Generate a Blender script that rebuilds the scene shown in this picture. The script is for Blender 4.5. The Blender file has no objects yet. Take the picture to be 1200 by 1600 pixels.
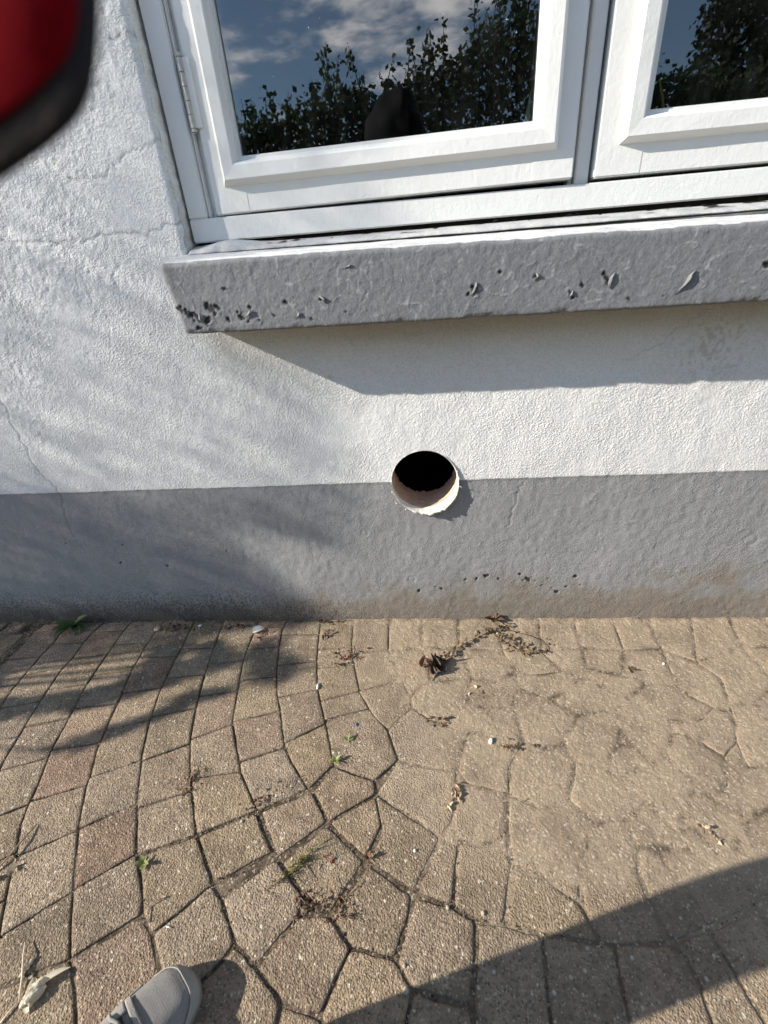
import bpy, bmesh, math, random
import numpy as np
from mathutils import Vector, Matrix, noise as mnoise

S = bpy.context.scene
COL = S.collection
random.seed(7)
RNG = np.random.default_rng(11)
R = math.radians

# ------------------------------------------------------------------ camera
CAM = Vector((0.0, -1.076, 0.985))
PITCH, YAW, ROLL = R(28.75), R(-6.24), R(4.5)
fwd = Vector((math.sin(YAW)*math.cos(PITCH), math.cos(YAW)*math.cos(PITCH), -math.sin(PITCH)))
rgt = Vector((math.cos(YAW), -math.sin(YAW), 0))
dwn = fwd.cross(rgt)
r2 = rgt*math.cos(ROLL) + dwn*math.sin(ROLL)
d2 = -rgt*math.sin(ROLL) + dwn*math.cos(ROLL)
cam = bpy.data.cameras.new('camera')
camo = bpy.data.objects.new('camera', cam); COL.objects.link(camo)
camo.matrix_world = Matrix(((r2.x, -d2.x, -fwd.x, CAM.x), (r2.y, -d2.y, -fwd.y, CAM.y), (r2.z, -d2.z, -fwd.z, CAM.z), (0, 0, 0, 1)))
cam.sensor_fit = 'VERTICAL'; cam.sensor_height = 36.0; cam.lens = 700/1600*36
cam.clip_start = 0.01; cam.clip_end = 500
cam.dof.use_dof = True; cam.dof.focus_distance = 1.35; cam.dof.aperture_fstop = cam.lens/2.3
S.camera = camo

# ------------------------------------------------------------------ world, sun, exposure
SUN = Vector((1.0, 0.30, -0.50)).normalized()
SUN_EL = math.asin(-SUN.z)
W = bpy.data.worlds.new('World'); S.world = W; W.use_nodes = True
SKY_STRENGTH, CLOUD = 0.12, 14.0
sun = bpy.data.lights.new('sun', 'SUN'); sun.energy = 4.3; sun.angle = R(0.53); sun.color = (1.0, 0.94, 0.85)
suno = bpy.data.objects.new('sun', sun); COL.objects.link(suno)
suno.rotation_euler = SUN.to_track_quat('-Z', 'Y').to_euler()
suno.location = (-8, -3, 6)
S.view_settings.view_transform = 'Standard'; S.view_settings.look = 'None'
S.view_settings.exposure = 1.2; S.view_settings.gamma = 1.0
S.view_settings.use_curve_mapping = False
S.cycles.max_bounces = 8; S.cycles.transparent_max_bounces = 12
S.cycles.caustics_reflective = False; S.cycles.caustics_refractive = False
S.cycles.use_denoising = True

# ------------------------------------------------------------------ node helper
class N:
    def __init__(self, tree):
        self.t = tree; self.n = tree.nodes; self.l = tree.links
    def add(self, typ, **kw):
        n = self.n.new(typ)
        for k, v in kw.items():
            setattr(n, k, v)
        return n
    def put(self, sock, v):
        if v is None: return
        if hasattr(v, 'is_output'): self.l.new(v, sock)
        else:
            if isinstance(v, tuple) and len(v) == 3 and sock.type == 'RGBA': v = v + (1.0,)
            sock.default_value = v
    def math(self, op, a, b=None, c=None, clamp=False):
        n = self.add('ShaderNodeMath', operation=op, use_clamp=clamp)
        for i, v in enumerate((a, b, c)):
            if v is not None: self.put(n.inputs[i], v)
        return n.outputs[0]
    def ramp(self, v, lo, hi, a=0.0, b=1.0, smooth=True):
        n = self.add('ShaderNodeMapRange', interpolation_type='SMOOTHSTEP' if smooth else 'LINEAR')
        self.put(n.inputs[0], v)
        for i, x in enumerate((lo, hi, a, b)): self.put(n.inputs[i+1], x)
        return n.outputs[0]
    def mix(self, f, a, b, mode='MIX'):
        n = self.add('ShaderNodeMix', data_type='RGBA', blend_type=mode)
        self.put(n.inputs[0], f); self.put(n.inputs[6], a); self.put(n.inputs[7], b)
        return n.outputs[2]
    def noise(self, vec, scale, detail=3.0, rough=0.55, dist=0.0, out=0):
        n = self.add('ShaderNodeTexNoise')
        self.put(n.inputs['Vector'], vec); n.inputs['Scale'].default_value = scale
        n.inputs['Detail'].default_value = detail; n.inputs['Roughness'].default_value = rough
        n.inputs['Distortion'].default_value = dist
        return n.outputs[out]
    def voro(self, vec, scale, feature='F1', out=0, rnd=1.0):
        n = self.add('ShaderNodeTexVoronoi', feature=feature)
        self.put(n.inputs['Vector'], vec); n.inputs['Scale'].default_value = scale
        n.inputs['Randomness'].default_value = rnd
        return n.outputs[out]
    def pos(self):
        return self.add('ShaderNodeNewGeometry').outputs['Position']
    def obj(self):
        return self.add('ShaderNodeTexCoord').outputs['Object']
    def xyz(self, v):
        n = self.add('ShaderNodeSeparateXYZ'); self.put(n.inputs[0], v); return n.outputs
    def attr(self, name):
        return self.add('ShaderNodeAttribute', attribute_name=name).outputs['Fac']
    def bump(self, h, dist, strength=1.0, normal=None):
        n = self.add('ShaderNodeBump'); n.inputs['Strength'].default_value = strength
        n.inputs['Distance'].default_value = dist; self.put(n.inputs['Height'], h)
        if normal is not None: self.put(n.inputs['Normal'], normal)
        return n.outputs[0]
    def vmul(self, v, s):
        n = self.add('ShaderNodeVectorMath', operation='MULTIPLY'); self.put(n.inputs[0], v); n.inputs[1].default_value = s
        return n.outputs[0]

def material(name, fn, rough=0.8, spec=0.3):
    m = bpy.data.materials.new(name); m.use_nodes = True
    k = N(m.node_tree); b = k.n['Principled BSDF']
    b.inputs['Roughness'].default_value = rough; b.inputs['Specular IOR Level'].default_value = spec
    fn(k, b)
    return m
def flat(name, col, rough=0.8, spec=0.3, var=0.15, scale=60.0, bump=0.0, bscale=300.0):
    def fn(k, b):
        p = k.obj(); n = k.noise(p, scale, 4)
        k.put(b.inputs['Base Color'], k.mix(n, tuple(c*(1-var) for c in col), tuple(min(1, c*(1+var)) for c in col)))
        if bump: k.put(b.inputs['Normal'], k.bump(k.noise(p, bscale, 3), bump))
    return material(name, fn, rough, spec)

# the sky: Nishita plus procedural clouds
k = N(W.node_tree)
sky = k.add('ShaderNodeTexSky', sky_type='NISHITA', sun_disc=False, dust_density=0.0, ozone_density=1.8, sun_elevation=SUN_EL, sun_rotation=math.atan2(-SUN.x, -SUN.y))
gen = k.add('ShaderNodeTexCoord').outputs['Generated']
gx = k.xyz(gen)
den = k.math('ADD', k.math('MAXIMUM', gx[2], 0.0), 0.12)
cv = k.add('ShaderNodeCombineXYZ')
k.put(cv.inputs[0], k.math('DIVIDE', gx[0], den)); k.put(cv.inputs[1], k.math('DIVIDE', gx[1], den)); cv.inputs[2].default_value = 3.3
n1 = k.noise(cv.outputs[0], 1.3, 8, 0.6, 0.4)
n2 = k.noise(cv.outputs[0], 4.5, 6, 0.6, 0.2)
cl = k.ramp(k.math('ADD', k.math('MULTIPLY', n1, 0.75), k.math('MULTIPLY', n2, 0.25)), 0.515, 0.65)
cl = k.math('MULTIPLY', cl, 0.9)
cl = k.math('MULTIPLY', cl, k.ramp(gx[2], -0.02, 0.06))
skc = k.mix(cl, sky.outputs[0], (CLOUD, CLOUD*0.97, CLOUD*0.95))
bg = k.n['Background']; k.put(bg.inputs[0], skc); bg.inputs[1].default_value = SKY_STRENGTH

# ------------------------------------------------------------------ mesh helpers
def link(o, parent=None):
    COL.objects.link(o)
    if parent is not None: o.parent = parent
    return o
def mesh_obj(name, verts, faces, mat=None, parent=None, smooth=False):
    me = bpy.data.meshes.new(name); me.from_pydata([tuple(v) for v in verts], [], faces); me.update()
    if mat: me.materials.append(mat)
    if smooth: me.polygons.foreach_set('use_smooth', [True]*len(me.polygons))
    return link(bpy.data.objects.new(name, me), parent)
def bm_obj(name, bm, mat=None, parent=None, smooth=False):
    me = bpy.data.meshes.new(name); bm.to_mesh(me); bm.free()
    if mat: me.materials.append(mat)
    if smooth: me.polygons.foreach_set('use_smooth', [True]*len(me.polygons))
    return link(bpy.data.objects.new(name, me), parent)
def tag(o, label=None, cat=None, group=None, kind=None):
    if label: o['label'] = label
    if cat: o['category'] = cat
    if group: o['group'] = group
    if kind: o['kind'] = kind
    return o
def empty(name, loc=(0, 0, 0), rz=0):
    o = bpy.data.objects.new(name, None); o.location = loc; o.rotation_euler = (0, 0, rz); o.empty_display_size = 0.05
    return link(o)
def box_bm(bm, lo, hi, bev=0.0015):
    g = bmesh.ops.create_cube(bm, size=1.0)
    c = [(a+b)/2 for a, b in zip(lo, hi)]; s = [abs(b-a) for a, b in zip(lo, hi)]
    for v in g['verts']: v.co = Vector((c[0]+v.co.x*s[0], c[1]+v.co.y*s[1], c[2]+v.co.z*s[2]))
    if bev:
        ed = list({e for v in g['verts'] for e in v.link_edges})
        bmesh.ops.bevel(bm, geom=ed, offset=bev, segments=2, affect='EDGES')
def box(name, lo, hi, mat, parent=None, bev=0.0015, smooth=False):
    bm = bmesh.new(); box_bm(bm, lo, hi, bev); return bm_obj(name, bm, mat, parent, smooth)
def tube_data(pts, rad, n=6):
    P = [Vector(p) for p in pts]; V = []; F = []
    for i, p in enumerate(P):
        t = (P[min(i+1, len(P)-1)]-P[max(i-1, 0)]).normalized()
        a = t.orthogonal().normalized() if i == 0 else (a - t*a.dot(t)).normalized()
        b = t.cross(a); r = rad[i] if isinstance(rad, (list, tuple)) else rad
        for j in range(n):
            th = 2*math.pi*j/n; V.append(p + (a*math.cos(th)+b*math.sin(th))*r)
    for i in range(len(P)-1):
        for j in range(n): F.append((i*n+j, i*n+(j+1) % n, (i+1)*n+(j+1) % n, (i+1)*n+j))
    F.append(tuple(range(n))[::-1]); F.append(tuple((len(P)-1)*n+j for j in range(n)))
    return V, F
class MB:
    def __init__(s): s.v = []; s.f = []
    def put(s, V, F):
        o = len(s.v); s.v += [tuple(v) for v in V]; s.f += [tuple(i+o for i in f) for f in F]
    def tube(s, pts, rad, n=6): s.put(*tube_data(pts, rad, n))
    def build(s, name, mat, parent=None, smooth=False): return mesh_obj(name, s.v, s.f, mat, parent, smooth)

# numpy value noise
def _h(ix, iy, seed):
    h = (ix.astype(np.int64)*374761393 + iy.astype(np.int64)*668265263 + seed*2147483647) & 0xffffffff
    h = ((h ^ (h >> 13))*1274126177) & 0xffffffff
    return ((h ^ (h >> 16)) & 0xffff)/65535.0
def vn(x, y, seed=0):
    ix, iy = np.floor(x), np.floor(y); fx, fy = x-ix, y-iy
    fx = fx*fx*(3-2*fx); fy = fy*fy*(3-2*fy)
    a, b, c, d = _h(ix, iy, seed), _h(ix+1, iy, seed), _h(ix, iy+1, seed), _h(ix+1, iy+1, seed)
    return (a*(1-fx)+b*fx)*(1-fy)+(c*(1-fx)+d*fx)*fy
def fbm(x, y, seed=0, o=3, g=0.5):
    s = 0; a = 1; t = 0
    for i in range(o):
        s = s + a*vn(x*2**i + 17.3*i, y*2**i - 9.1*i, seed+i); t += a; a *= g
    return s/t
def sstep(x, a, b):
    t = np.clip((x-a)/(b-a), 0, 1); return t*t*(3-2*t)
def seg_dist(x, y, pts):
    d = np.full(np.shape(x), 9.0)
    for (x0, y0), (x1, y1) in zip(pts, pts[1:]):
        dx, dy = x1-x0, y1-y0; L = dx*dx+dy*dy+1e-12
        t = np.clip(((x-x0)*dx+(y-y0)*dy)/L, 0, 1)
        d = np.minimum(d, np.hypot(x-x0-t*dx, y-y0-t*dy))
    return d
def grid_obj(name, X, Y, Z, keep, attrs, mat, parent=None, flip=False):
    ny, nx = X.shape
    idx = np.arange(nx*ny).reshape(ny, nx)
    q = np.stack([idx[:-1, :-1], idx[:-1, 1:], idx[1:, 1:], idx[1:, :-1]], -1).reshape(-1, 4)
    if flip: q = q[:, ::-1]
    if keep is not None: q = q[keep.reshape(-1)]
    used = np.zeros(nx*ny, bool); used[q.ravel()] = True
    remap = np.cumsum(used)-1
    q = remap[q]
    co = np.stack([X, Y, Z], -1).reshape(-1, 3)[used]
    me = bpy.data.meshes.new(name)
    me.vertices.add(len(co)); me.vertices.foreach_set('co', co.astype(np.float32).ravel())
    me.loops.add(q.size); me.loops.foreach_set('vertex_index', q.astype(np.int32).ravel())
    me.polygons.add(len(q)); me.polygons.foreach_set('loop_start', np.arange(0, q.size, 4, dtype=np.int32))
    me.polygons.foreach_set('loop_total', np.full(len(q), 4, np.int32))
    me.polygons.foreach_set('use_smooth', np.ones(len(q), bool))
    me.update(calc_edges=True); me.validate()
    for an, av in (attrs or {}).items():
        a = me.attributes.new(an, 'FLOAT', 'POINT'); a.data.foreach_set('value', np.broadcast_to(av, X.shape).reshape(-1)[used].astype(np.float32))
    if mat: me.materials.append(mat)
    return link(bpy.data.objects.new(name, me), parent)
# ------------------------------------------------------------------ materials
def m_wall(k, b):
    p = k.pos(); x = k.xyz(p)
    edge = k.math('ADD', k.math('MULTIPLY', k.noise(p, 30, 5, 0.75), 0.010), k.math('MULTIPLY', k.noise(p, 2.2, 1), 0.008))
    band = k.ramp(k.math('SUBTRACT', x[2], edge), 0.4715, 0.4735)
    lf = k.noise(p, 3.0, 4, 0.6)
    mf = k.noise(p, 40, 4, 0.6)
    white = k.mix(lf, (0.685, 0.678, 0.652), (0.758, 0.752, 0.728))
    white = k.mix(k.math('MULTIPLY', k.ramp(mf, 0.55, 0.75), 0.12), white, (0.55, 0.53, 0.48))
    white = k.mix(k.math('MULTIPLY', k.ramp(k.noise(k.vmul(p, (6, 6, 1.6)), 1.0, 5, 0.7), 0.50, 0.72), 0.16), white, (0.56, 0.55, 0.50))
    grey = k.mix(lf, (0.245, 0.245, 0.247), (0.31, 0.31, 0.31))
    grey = k.mix(k.math('MULTIPLY', k.ramp(mf, 0.5, 0.72), 0.18), grey, (0.42, 0.415, 0.41))
    grey = k.mix(k.ramp(k.noise(p, 330, 4, 0.75), 0.40, 0.70, 0, 0.5), grey, (0.13, 0.13, 0.132))
    grey = k.mix(k.ramp(k.noise(k.vmul(p, (7, 7, 3)), 1.0, 5, 0.7), 0.45, 0.70, 0, 0.35), grey, (0.36, 0.35, 0.34))
    col = k.mix(band, grey, white)
    # grime round the sill with occlusion shade painted in beneath, dust at the foot, splashes
    gr = k.attr('grime_shade'); col = k.mix(k.math('MULTIPLY', gr, 0.45), col, (0.30, 0.26, 0.20))
    du = k.attr('dust')
    dn = k.math('ADD', du, k.math('MULTIPLY', k.math('SUBTRACT', k.noise(p, 110, 5, 0.75), 0.5), 1.0))
    dn = k.ramp(k.math('ADD', dn, k.math('MULTIPLY', k.math('SUBTRACT', k.noise(p, 17, 4, 0.6), 0.5), 0.9)), 0.22, 1.05)
    col = k.mix(k.math('MULTIPLY', dn, 0.85), col, (0.21, 0.172, 0.132))
    sp = k.attr('splash')
    sv = k.noise(k.vmul(p, (1.5, 1.0, 0.7)), 230, 4, 0.75)
    sm = k.ramp(k.math('ADD', k.math('MULTIPLY', sp, 0.38), sv), 0.68, 0.80)
    col = k.mix(k.math('MULTIPLY', sm, 0.75), col, (0.035, 0.03, 0.025))
    col = k.mix(k.attr('crack'), col, (0.12, 0.105, 0.09))
    col = k.mix(k.attr('chip'), col, (0.035, 0.032, 0.03))
    # stucco relief
    q = k.vmul(p, (1.0, 1.0, 1.25))
    s1 = k.noise(q, 215, 2.0, 0.5, 0.4); s2 = k.noise(p, 380, 2, 0.5); s3 = k.noise(p, 30, 3)
    rough = k.attr('rough')
    v = k.voro(p, 120, 'SMOOTH_F1')
    h = k.math('ADD', k.ramp(s1, 0.36, 0.66), k.math('MULTIPLY', s2, 0.25))
    h = k.math('ADD', h, k.math('MULTIPLY', k.math('MULTIPLY', rough, v), -1.1))
    amp = k.math('MULTIPLY', k.ramp(band, 0, 1, 0.42, 0.85), k.ramp(k.noise(p, 4.5, 4, 0.65, 0.6), 0.36, 0.62, 0.45, 1.15))
    pit = k.ramp(s1, 0.34, 0.56, 0.88, 1.0)
    pit = k.math('MULTIPLY', pit, k.ramp(s2, 0.30, 0.60, 0.93, 1.0))
    scr = k.math('ABSOLUTE', k.math('SUBTRACT', k.noise(p, 34, 3, 0.6, 1.4), 0.5))
    scr = k.math('MULTIPLY', k.math('MULTIPLY', k.ramp(scr, 0.016, 0.002), k.ramp(k.noise(p, 9, 3), 0.45, 0.62)), k.math('SUBTRACT', 1.0, band))
    col = k.mix(k.math('MULTIPLY', scr, 0.35), col, (0.46, 0.455, 0.45))
    col = k.mix(1.0, col, k.mix(pit, (0, 0, 0), (1, 1, 1)), 'MULTIPLY')
    k.put(b.inputs['Base Color'], col)
    h = k.math('ADD', h, k.math('MULTIPLY', scr, 0.8))
    h = k.math('MULTIPLY', h, k.math('MULTIPLY', amp, k.ramp(s3, 0.3, 0.65, 0.65, 1.1)))
    k.put(b.inputs['Normal'], k.bump(h, 0.0013, 0.78))
M_WALL = material('painted plaster', m_wall, 0.85, 0.25)

def m_sill(k, b):
    p = k.pos(); x = k.xyz(p)
    lf = k.noise(p, 9, 5, 0.65)
    c = k.mix(lf, (0.155, 0.157, 0.161), (0.21, 0.212, 0.217))
    nrm = k.xyz(k.add('ShaderNodeNewGeometry').outputs['True Normal'])
    mf = k.noise(p, 70, 5, 0.7)
    c = k.mix(k.math('MULTIPLY', k.ramp(mf, 0.52, 0.7), 0.2), c, (0.34, 0.34, 0.34))
    c = k.mix(k.attr('worn_lit'), c, (0.70, 0.695, 0.68))  # sill-top light put into the colour, along with pale worn ridges
    c = k.mix(k.attr('chip'), c, (0.022, 0.021, 0.022))
    sc = k.math('ABSOLUTE', k.math('SUBTRACT', k.noise(p, 30, 4, 0.65, 1.6), 0.5))
    sc = k.math('MULTIPLY', k.ramp(sc, 0.013, 0.002), k.ramp(k.noise(p, 11, 3), 0.42, 0.6))
    c = k.mix(k.math('MULTIPLY', sc, 0.4), c, (0.10, 0.10, 0.10))
    c = k.mix(1.0, c, k.mix(k.ramp(k.noise(p, 210, 4, 0.6, 0.5), 0.32, 0.6, 0.82, 1.0), (0, 0, 0), (1, 1, 1)), 'MULTIPLY')
    k.put(b.inputs['Base Color'], c)
    h = k.math('ADD', k.noise(p, 210, 4, 0.6, 0.5), k.math('MULTIPLY', k.noise(p, 60, 4, 0.6, 1.2), 0.7))
    k.put(b.inputs['Normal'], k.bump(h, 0.0011, 0.8))
M_SILL = material('grey peeling masonry paint', m_sill, 0.7, 0.3)

def m_frame(k, b):
    p = k.pos()
    n = k.noise(p, 14, 5, 0.65); g = k.noise(k.vmul(p, (1, 1, 0.25)), 160, 3)
    c = k.mix(n, (0.66, 0.652, 0.618), (0.738, 0.732, 0.70))
    d = k.ramp(k.noise(p, 55, 5, 0.7), 0.66, 0.78)
    c = k.mix(k.math('MULTIPLY', d, 0.35), c, (0.50, 0.47, 0.40))
    d2 = k.ramp(k.noise(p, 260, 2, 0.5), 0.78, 0.82)
    c = k.mix(k.math('MULTIPLY', d2, 0.5), c, (0.2, 0.18, 0.15))
    k.put(b.inputs['Base Color'], c)
    h = k.math('ADD', k.math('MULTIPLY', k.noise(p, 60, 4, 0.6, 0.7), 1.3), k.math('MULTIPLY', g, 0.5))
    k.put(b.inputs['Normal'], k.bump(h, 0.0011, 0.45))
M_FRAME = material('white gloss paint on timber', m_frame, 0.42, 0.4)
M_GAP = flat('dark joint', (0.02, 0.018, 0.014), 0.95, 0.1)
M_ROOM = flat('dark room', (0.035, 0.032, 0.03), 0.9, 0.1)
M_RUBBER = flat('black glazing seal', (0.03, 0.03, 0.03), 0.6)

def m_glass(k, b):
    out = k.n['Material Output']; k.n.remove(b)
    fr = k.add('ShaderNodeFresnel'); fr.inputs[0].default_value = 1.5
    f = k.math('MULTIPLY', fr.outputs[0], 3.7, clamp=True)
    p = k.pos()
    tr = k.add('ShaderNodeBsdfTransparent'); tr.inputs[0].default_value = (0.80, 0.84, 0.82, 1)
    gl = k.add('ShaderNodeBsdfGlossy'); gl.inputs['Roughness'].default_value = 0.0
    k.put(gl.inputs['Normal'], k.bump(k.noise(p, 2.5, 1), 0.0006, 0.25))
    mx = k.add('ShaderNodeMixShader'); k.put(mx.inputs[0], f); k.l.new(tr.outputs[0], mx.inputs[1]); k.l.new(gl.outputs[0], mx.inputs[2])
    df = k.add('ShaderNodeBsdfDiffuse'); df.inputs[0].default_value = (0.6, 0.6, 0.58, 1)
    speck = k.ramp(k.noise(p, 170, 1, 0.4), 0.80, 0.84)
    film = k.math('ADD', k.math('MULTIPLY', speck, 0.5), k.math('MULTIPLY', k.ramp(k.noise(k.vmul(p, (30, 30, 7)), 1.0, 5, 0.75), 0.35, 0.8), 0.014))
    m2 = k.add('ShaderNodeMixShader'); k.put(m2.inputs[0], film); k.l.new(mx.outputs[0], m2.inputs[1]); k.l.new(df.outputs[0], m2.inputs[2])
    k.l.new(m2.outputs[0], out.inputs[0])
M_GLASS = material('window glass', m_glass)

def dust_mask(k, p):
    x = k.xyz(p)
    t = k.math('ADD', x[0], k.math('MULTIPLY', x[1], 0.45))
    n = k.noise(p, 6, 4, 0.6)
    t = k.math('ADD', t, k.math('MULTIPLY', k.math('SUBTRACT', n, 0.5), 0.35))
    d = k.ramp(t, -0.42, -0.05)
    y = k.math('ADD', x[1], k.math('MULTIPLY', k.math('SUBTRACT', k.noise(p, 5, 3), 0.5), 0.2))
    return k.math('MULTIPLY', d, k.ramp(y, -0.76, -0.60, 0.14, 1.0))
DUST = (0.318, 0.246, 0.170)
def grain(k, p):
    v = k.voro(p, 300, 'F1', 1); g = k.xyz(v)
    return g[0], k.voro(p, 300, 'F1', 0)
def m_paver(k, b):
    p = k.pos()
    oi = k.add('ShaderNodeObjectInfo')
    base = oi.outputs['Color']
    mf = k.noise(p, 28, 5, 0.65); lf = k.noise(p, 7, 3)
    c = k.mix(k.ramp(mf, 0.3, 0.7, 0.0, 1.0), k.mix(0.5, base, (0.82, 0.78, 0.74), 'MULTIPLY'), k.mix(0.35, base, (1.0, 0.95, 0.85)  , 'SOFT_LIGHT'))
    c = k.mix(1.0, c, k.mix(k.ramp(lf, 0.32, 0.68, 0.78, 1.08), (0, 0, 0), (1, 1, 1)), 'MULTIPLY')
    g, gd = grain(k, p)
    light = k.ramp(g, 0.76, 0.88); dark = k.ramp(g, 0.24, 0.10)
    near = k.ramp(gd, 0.55, 0.30)
    c = k.mix(k.math('MULTIPLY', k.math('MULTIPLY', light, near), 0.55), c, (0.54, 0.44, 0.32))
    c = k.mix(k.math('MULTIPLY', dark, 0.5), c, (0.085, 0.066, 0.048))
    v2 = k.voro(p, 185, 'F1', 1); g2 = k.xyz(v2); d2 = k.voro(p, 185, 'F1', 0)
    c = k.mix(k.math('MULTIPLY', k.math('MULTIPLY', k.ramp(g2[0], 0.86, 0.90), k.ramp(d2, 0.42, 0.30)), 0.7), c, k.mix(g2[1], (0.42, 0.33, 0.23), (0.66, 0.58, 0.45)))
    c = k.mix(k.math('MULTIPLY', k.math('MULTIPLY', k.ramp(g2[2], 0.88, 0.92), k.ramp(d2, 0.40, 0.28)), 0.6), c, (0.06, 0.046, 0.034))
    big = k.xyz(k.voro(p, 110, 'F1', 1))[1]; bd = k.voro(p, 110, 'F1', 0)
    c = k.mix(k.math('MULTIPLY', k.math('MULTIPLY', k.ramp(big, 0.94, 0.96), k.ramp(bd, 0.40, 0.25)), 0.7), c, (0.60, 0.54, 0.43))
    fine = k.noise(p, 420, 2, 0.6)
    c = k.mix(k.ramp(fine, 0.58, 0.75, 0, 0.5), c, (0.05, 0.042, 0.034))
    ed = k.attr('edge'); en = k.math('ADD', ed, k.math('MULTIPLY', k.math('SUBTRACT', k.noise(p, 130, 4, 0.7), 0.5), 1.1))
    c = k.mix(k.math('MULTIPLY', k.ramp(en, 0.55, 1.2), 0.45), c, (0.085, 0.064, 0.044))
    d = dust_mask(k, p)
    dm = k.math('MULTIPLY', d, k.ramp(k.noise(p, 90, 4, 0.7), 0.2, 0.65, 0.55, 1.0))
    du = k.mix(k.noise(p, 300, 3, 0.6), tuple(v*0.72 for v in DUST), tuple(v*1.2 for v in DUST))
    c = k.mix(k.math('MULTIPLY', dm, 0.9), c, du)
    k.put(b.inputs['Base Color'], c)
    h = k.math('ADD', k.math('MULTIPLY', k.noise(p, 260, 3, 0.65), 1.0), k.math('MULTIPLY', k.ramp(gd, 0.0, 0.7), -0.5))
    h = k.math('ADD', h, k.math('MULTIPLY', k.noise(p, 60, 3), 0.9))
    h = k.math('MULTIPLY', h, k.ramp(d, 0, 1, 1.0, 0.55))
    k.put(b.inputs['Normal'], k.bump(h, 0.0030, 1.0))
M_PAVER = material('weathered concrete paver', m_paver, 0.9, 0.2)
def m_sand(k, b):
    p = k.pos(); d = dust_mask(k, p)
    n = k.noise(p, 300, 3, 0.65); lf = k.noise(p, 9, 5, 0.65)
    du = k.mix(n, tuple(v*0.66 for v in DUST), tuple(v*1.22 for v in DUST))
    du = k.mix(k.ramp(lf, 0.44, 0.66, 0, 0.65), du, (0.185, 0.142, 0.10))
    du = k.mix(k.math('MULTIPLY', k.math('MULTIPLY', k.attr('smudge'), 0.6), k.ramp(k.noise(p, 70, 5, 0.8), 0.40, 0.66)), du, (0.10, 0.08, 0.06))
    dirt = k.mix(k.ramp(k.math('ADD', k.noise(p, 16, 4, 0.7), k.math('MULTIPLY', k.math('SUBTRACT', k.noise(p, 150, 3, 0.7), 0.5), 0.6)), 0.38, 0.62), (0.055, 0.041, 0.028), (0.17, 0.128, 0.088))
    c = k.mix(k.ramp(d, 0.03, 0.28), dirt, du)
    jt = k.attr('joint')
    jn = k.ramp(k.math('ADD', k.noise(p, 18, 4, 0.7), k.math('MULTIPLY', k.noise(p, 170, 3), 0.35)), 0.60, 0.80)
    c = k.mix(k.math('MULTIPLY', k.math('MULTIPLY', jt, jn), 0.85), c, (0.05, 0.04, 0.03))
    g, gd = grain(k, p)
    c = k.mix(k.math('MULTIPLY', k.ramp(g, 0.88, 0.95), 0.5), c, (0.55, 0.47, 0.36))
    k.put(b.inputs['Base Color'], c)
    h = k.math('ADD', k.noise(p, 240, 4, 0.65), k.math('MULTIPLY', k.noise(p, 70, 4, 0.6), 1.5))
    k.put(b.inputs['Normal'], k.bump(h, 0.003, 0.9))
M_SAND = material('drifted sand and joint dirt', m_sand, 0.95, 0.15)
def m_ground(k, b):
    p = k.pos()
    k.put(b.inputs['Base Color'], k.mix(k.noise(p, 14, 5, 0.7), (0.15, 0.115, 0.08), (0.27, 0.21, 0.15)))
    k.put(b.inputs['Normal'], k.bump(k.noise(p, 200, 3), 0.003))
M_GROUND = material('trodden earth', m_ground, 0.95, 0.1)

def leaf_mat(name, c0, c1, trans=0.25, rough=0.55):
    def fn(k, b):
        r = k.add('ShaderNodeNewGeometry').outputs['Random Per Island']
        k.put(b.inputs['Base Color'], k.mix(r, c0, c1))
        b.inputs['Transmission Weight'].default_value = 0
        out = k.n['Material Output']
        t = k.add('ShaderNodeBsdfTranslucent'); k.put(t.inputs[0], k.mix(r, tuple(v*1.6 for v in c0), tuple(v*1.6 for v in c1)))
        m = k.add('ShaderNodeMixShader'); m.inputs[0].default_value = trans
        k.l.new(b.outputs[0], m.inputs[1]); k.l.new(t.outputs[0], m.inputs[2]); k.l.new(m.outputs[0], out.inputs[0])
    return material(name, fn, rough, 0.35)
M_LEAF = leaf_mat('hedge leaf', (0.035, 0.065, 0.022), (0.075, 0.115, 0.038))
M_DLEAF = leaf_mat('dark leaf', (0.018, 0.035, 0.015), (0.07, 0.105, 0.04))
M_NEEDLE = leaf_mat('conifer sprays', (0.010, 0.018, 0.010), (0.028, 0.042, 0.019))
M_BARK = flat('bark', (0.11, 0.08, 0.055), 0.9, 0.2, 0.3, 40, 0.01, 60)
M_WEED = leaf_mat('weed leaf', (0.055, 0.095, 0.028), (0.095, 0.14, 0.045), 0.2)
M_WEEDY = leaf_mat('yellow green weed leaf', (0.16, 0.19, 0.06), (0.24, 0.26, 0.09), 0.2)
M_DRY = leaf_mat('dry brown leaf', (0.06, 0.035, 0.022), (0.13, 0.07, 0.04), 0.1, 0.7)
M_BLACKLEAF = leaf_mat('blackened dry leaf', (0.03, 0.022, 0.018), (0.075, 0.05, 0.038), 0.05, 0.6)
M_TAN = leaf_mat('tan dry leaf', (0.34, 0.24, 0.14), (0.50, 0.38, 0.25), 0.15, 0.7)
M_RUST = leaf_mat('rusty withered weed', (0.09, 0.042, 0.027), (0.19, 0.10, 0.062), 0.1, 0.8)
M_CREAM = leaf_mat('cream papery leaf', (0.52, 0.45, 0.33), (0.66, 0.59, 0.46), 0.2, 0.7)
M_STEM = flat('dry stem', (0.30, 0.21, 0.13), 0.8, 0.2, 0.3, 200)
M_WHITE = flat('white chip', (0.75, 0.73, 0.68), 0.7, 0.3, 0.15, 300, 0.002, 400)
M_STONE = flat('pale pebble', (0.36, 0.31, 0.25), 0.8, 0.3, 0.2, 250, 0.002, 300)
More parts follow.
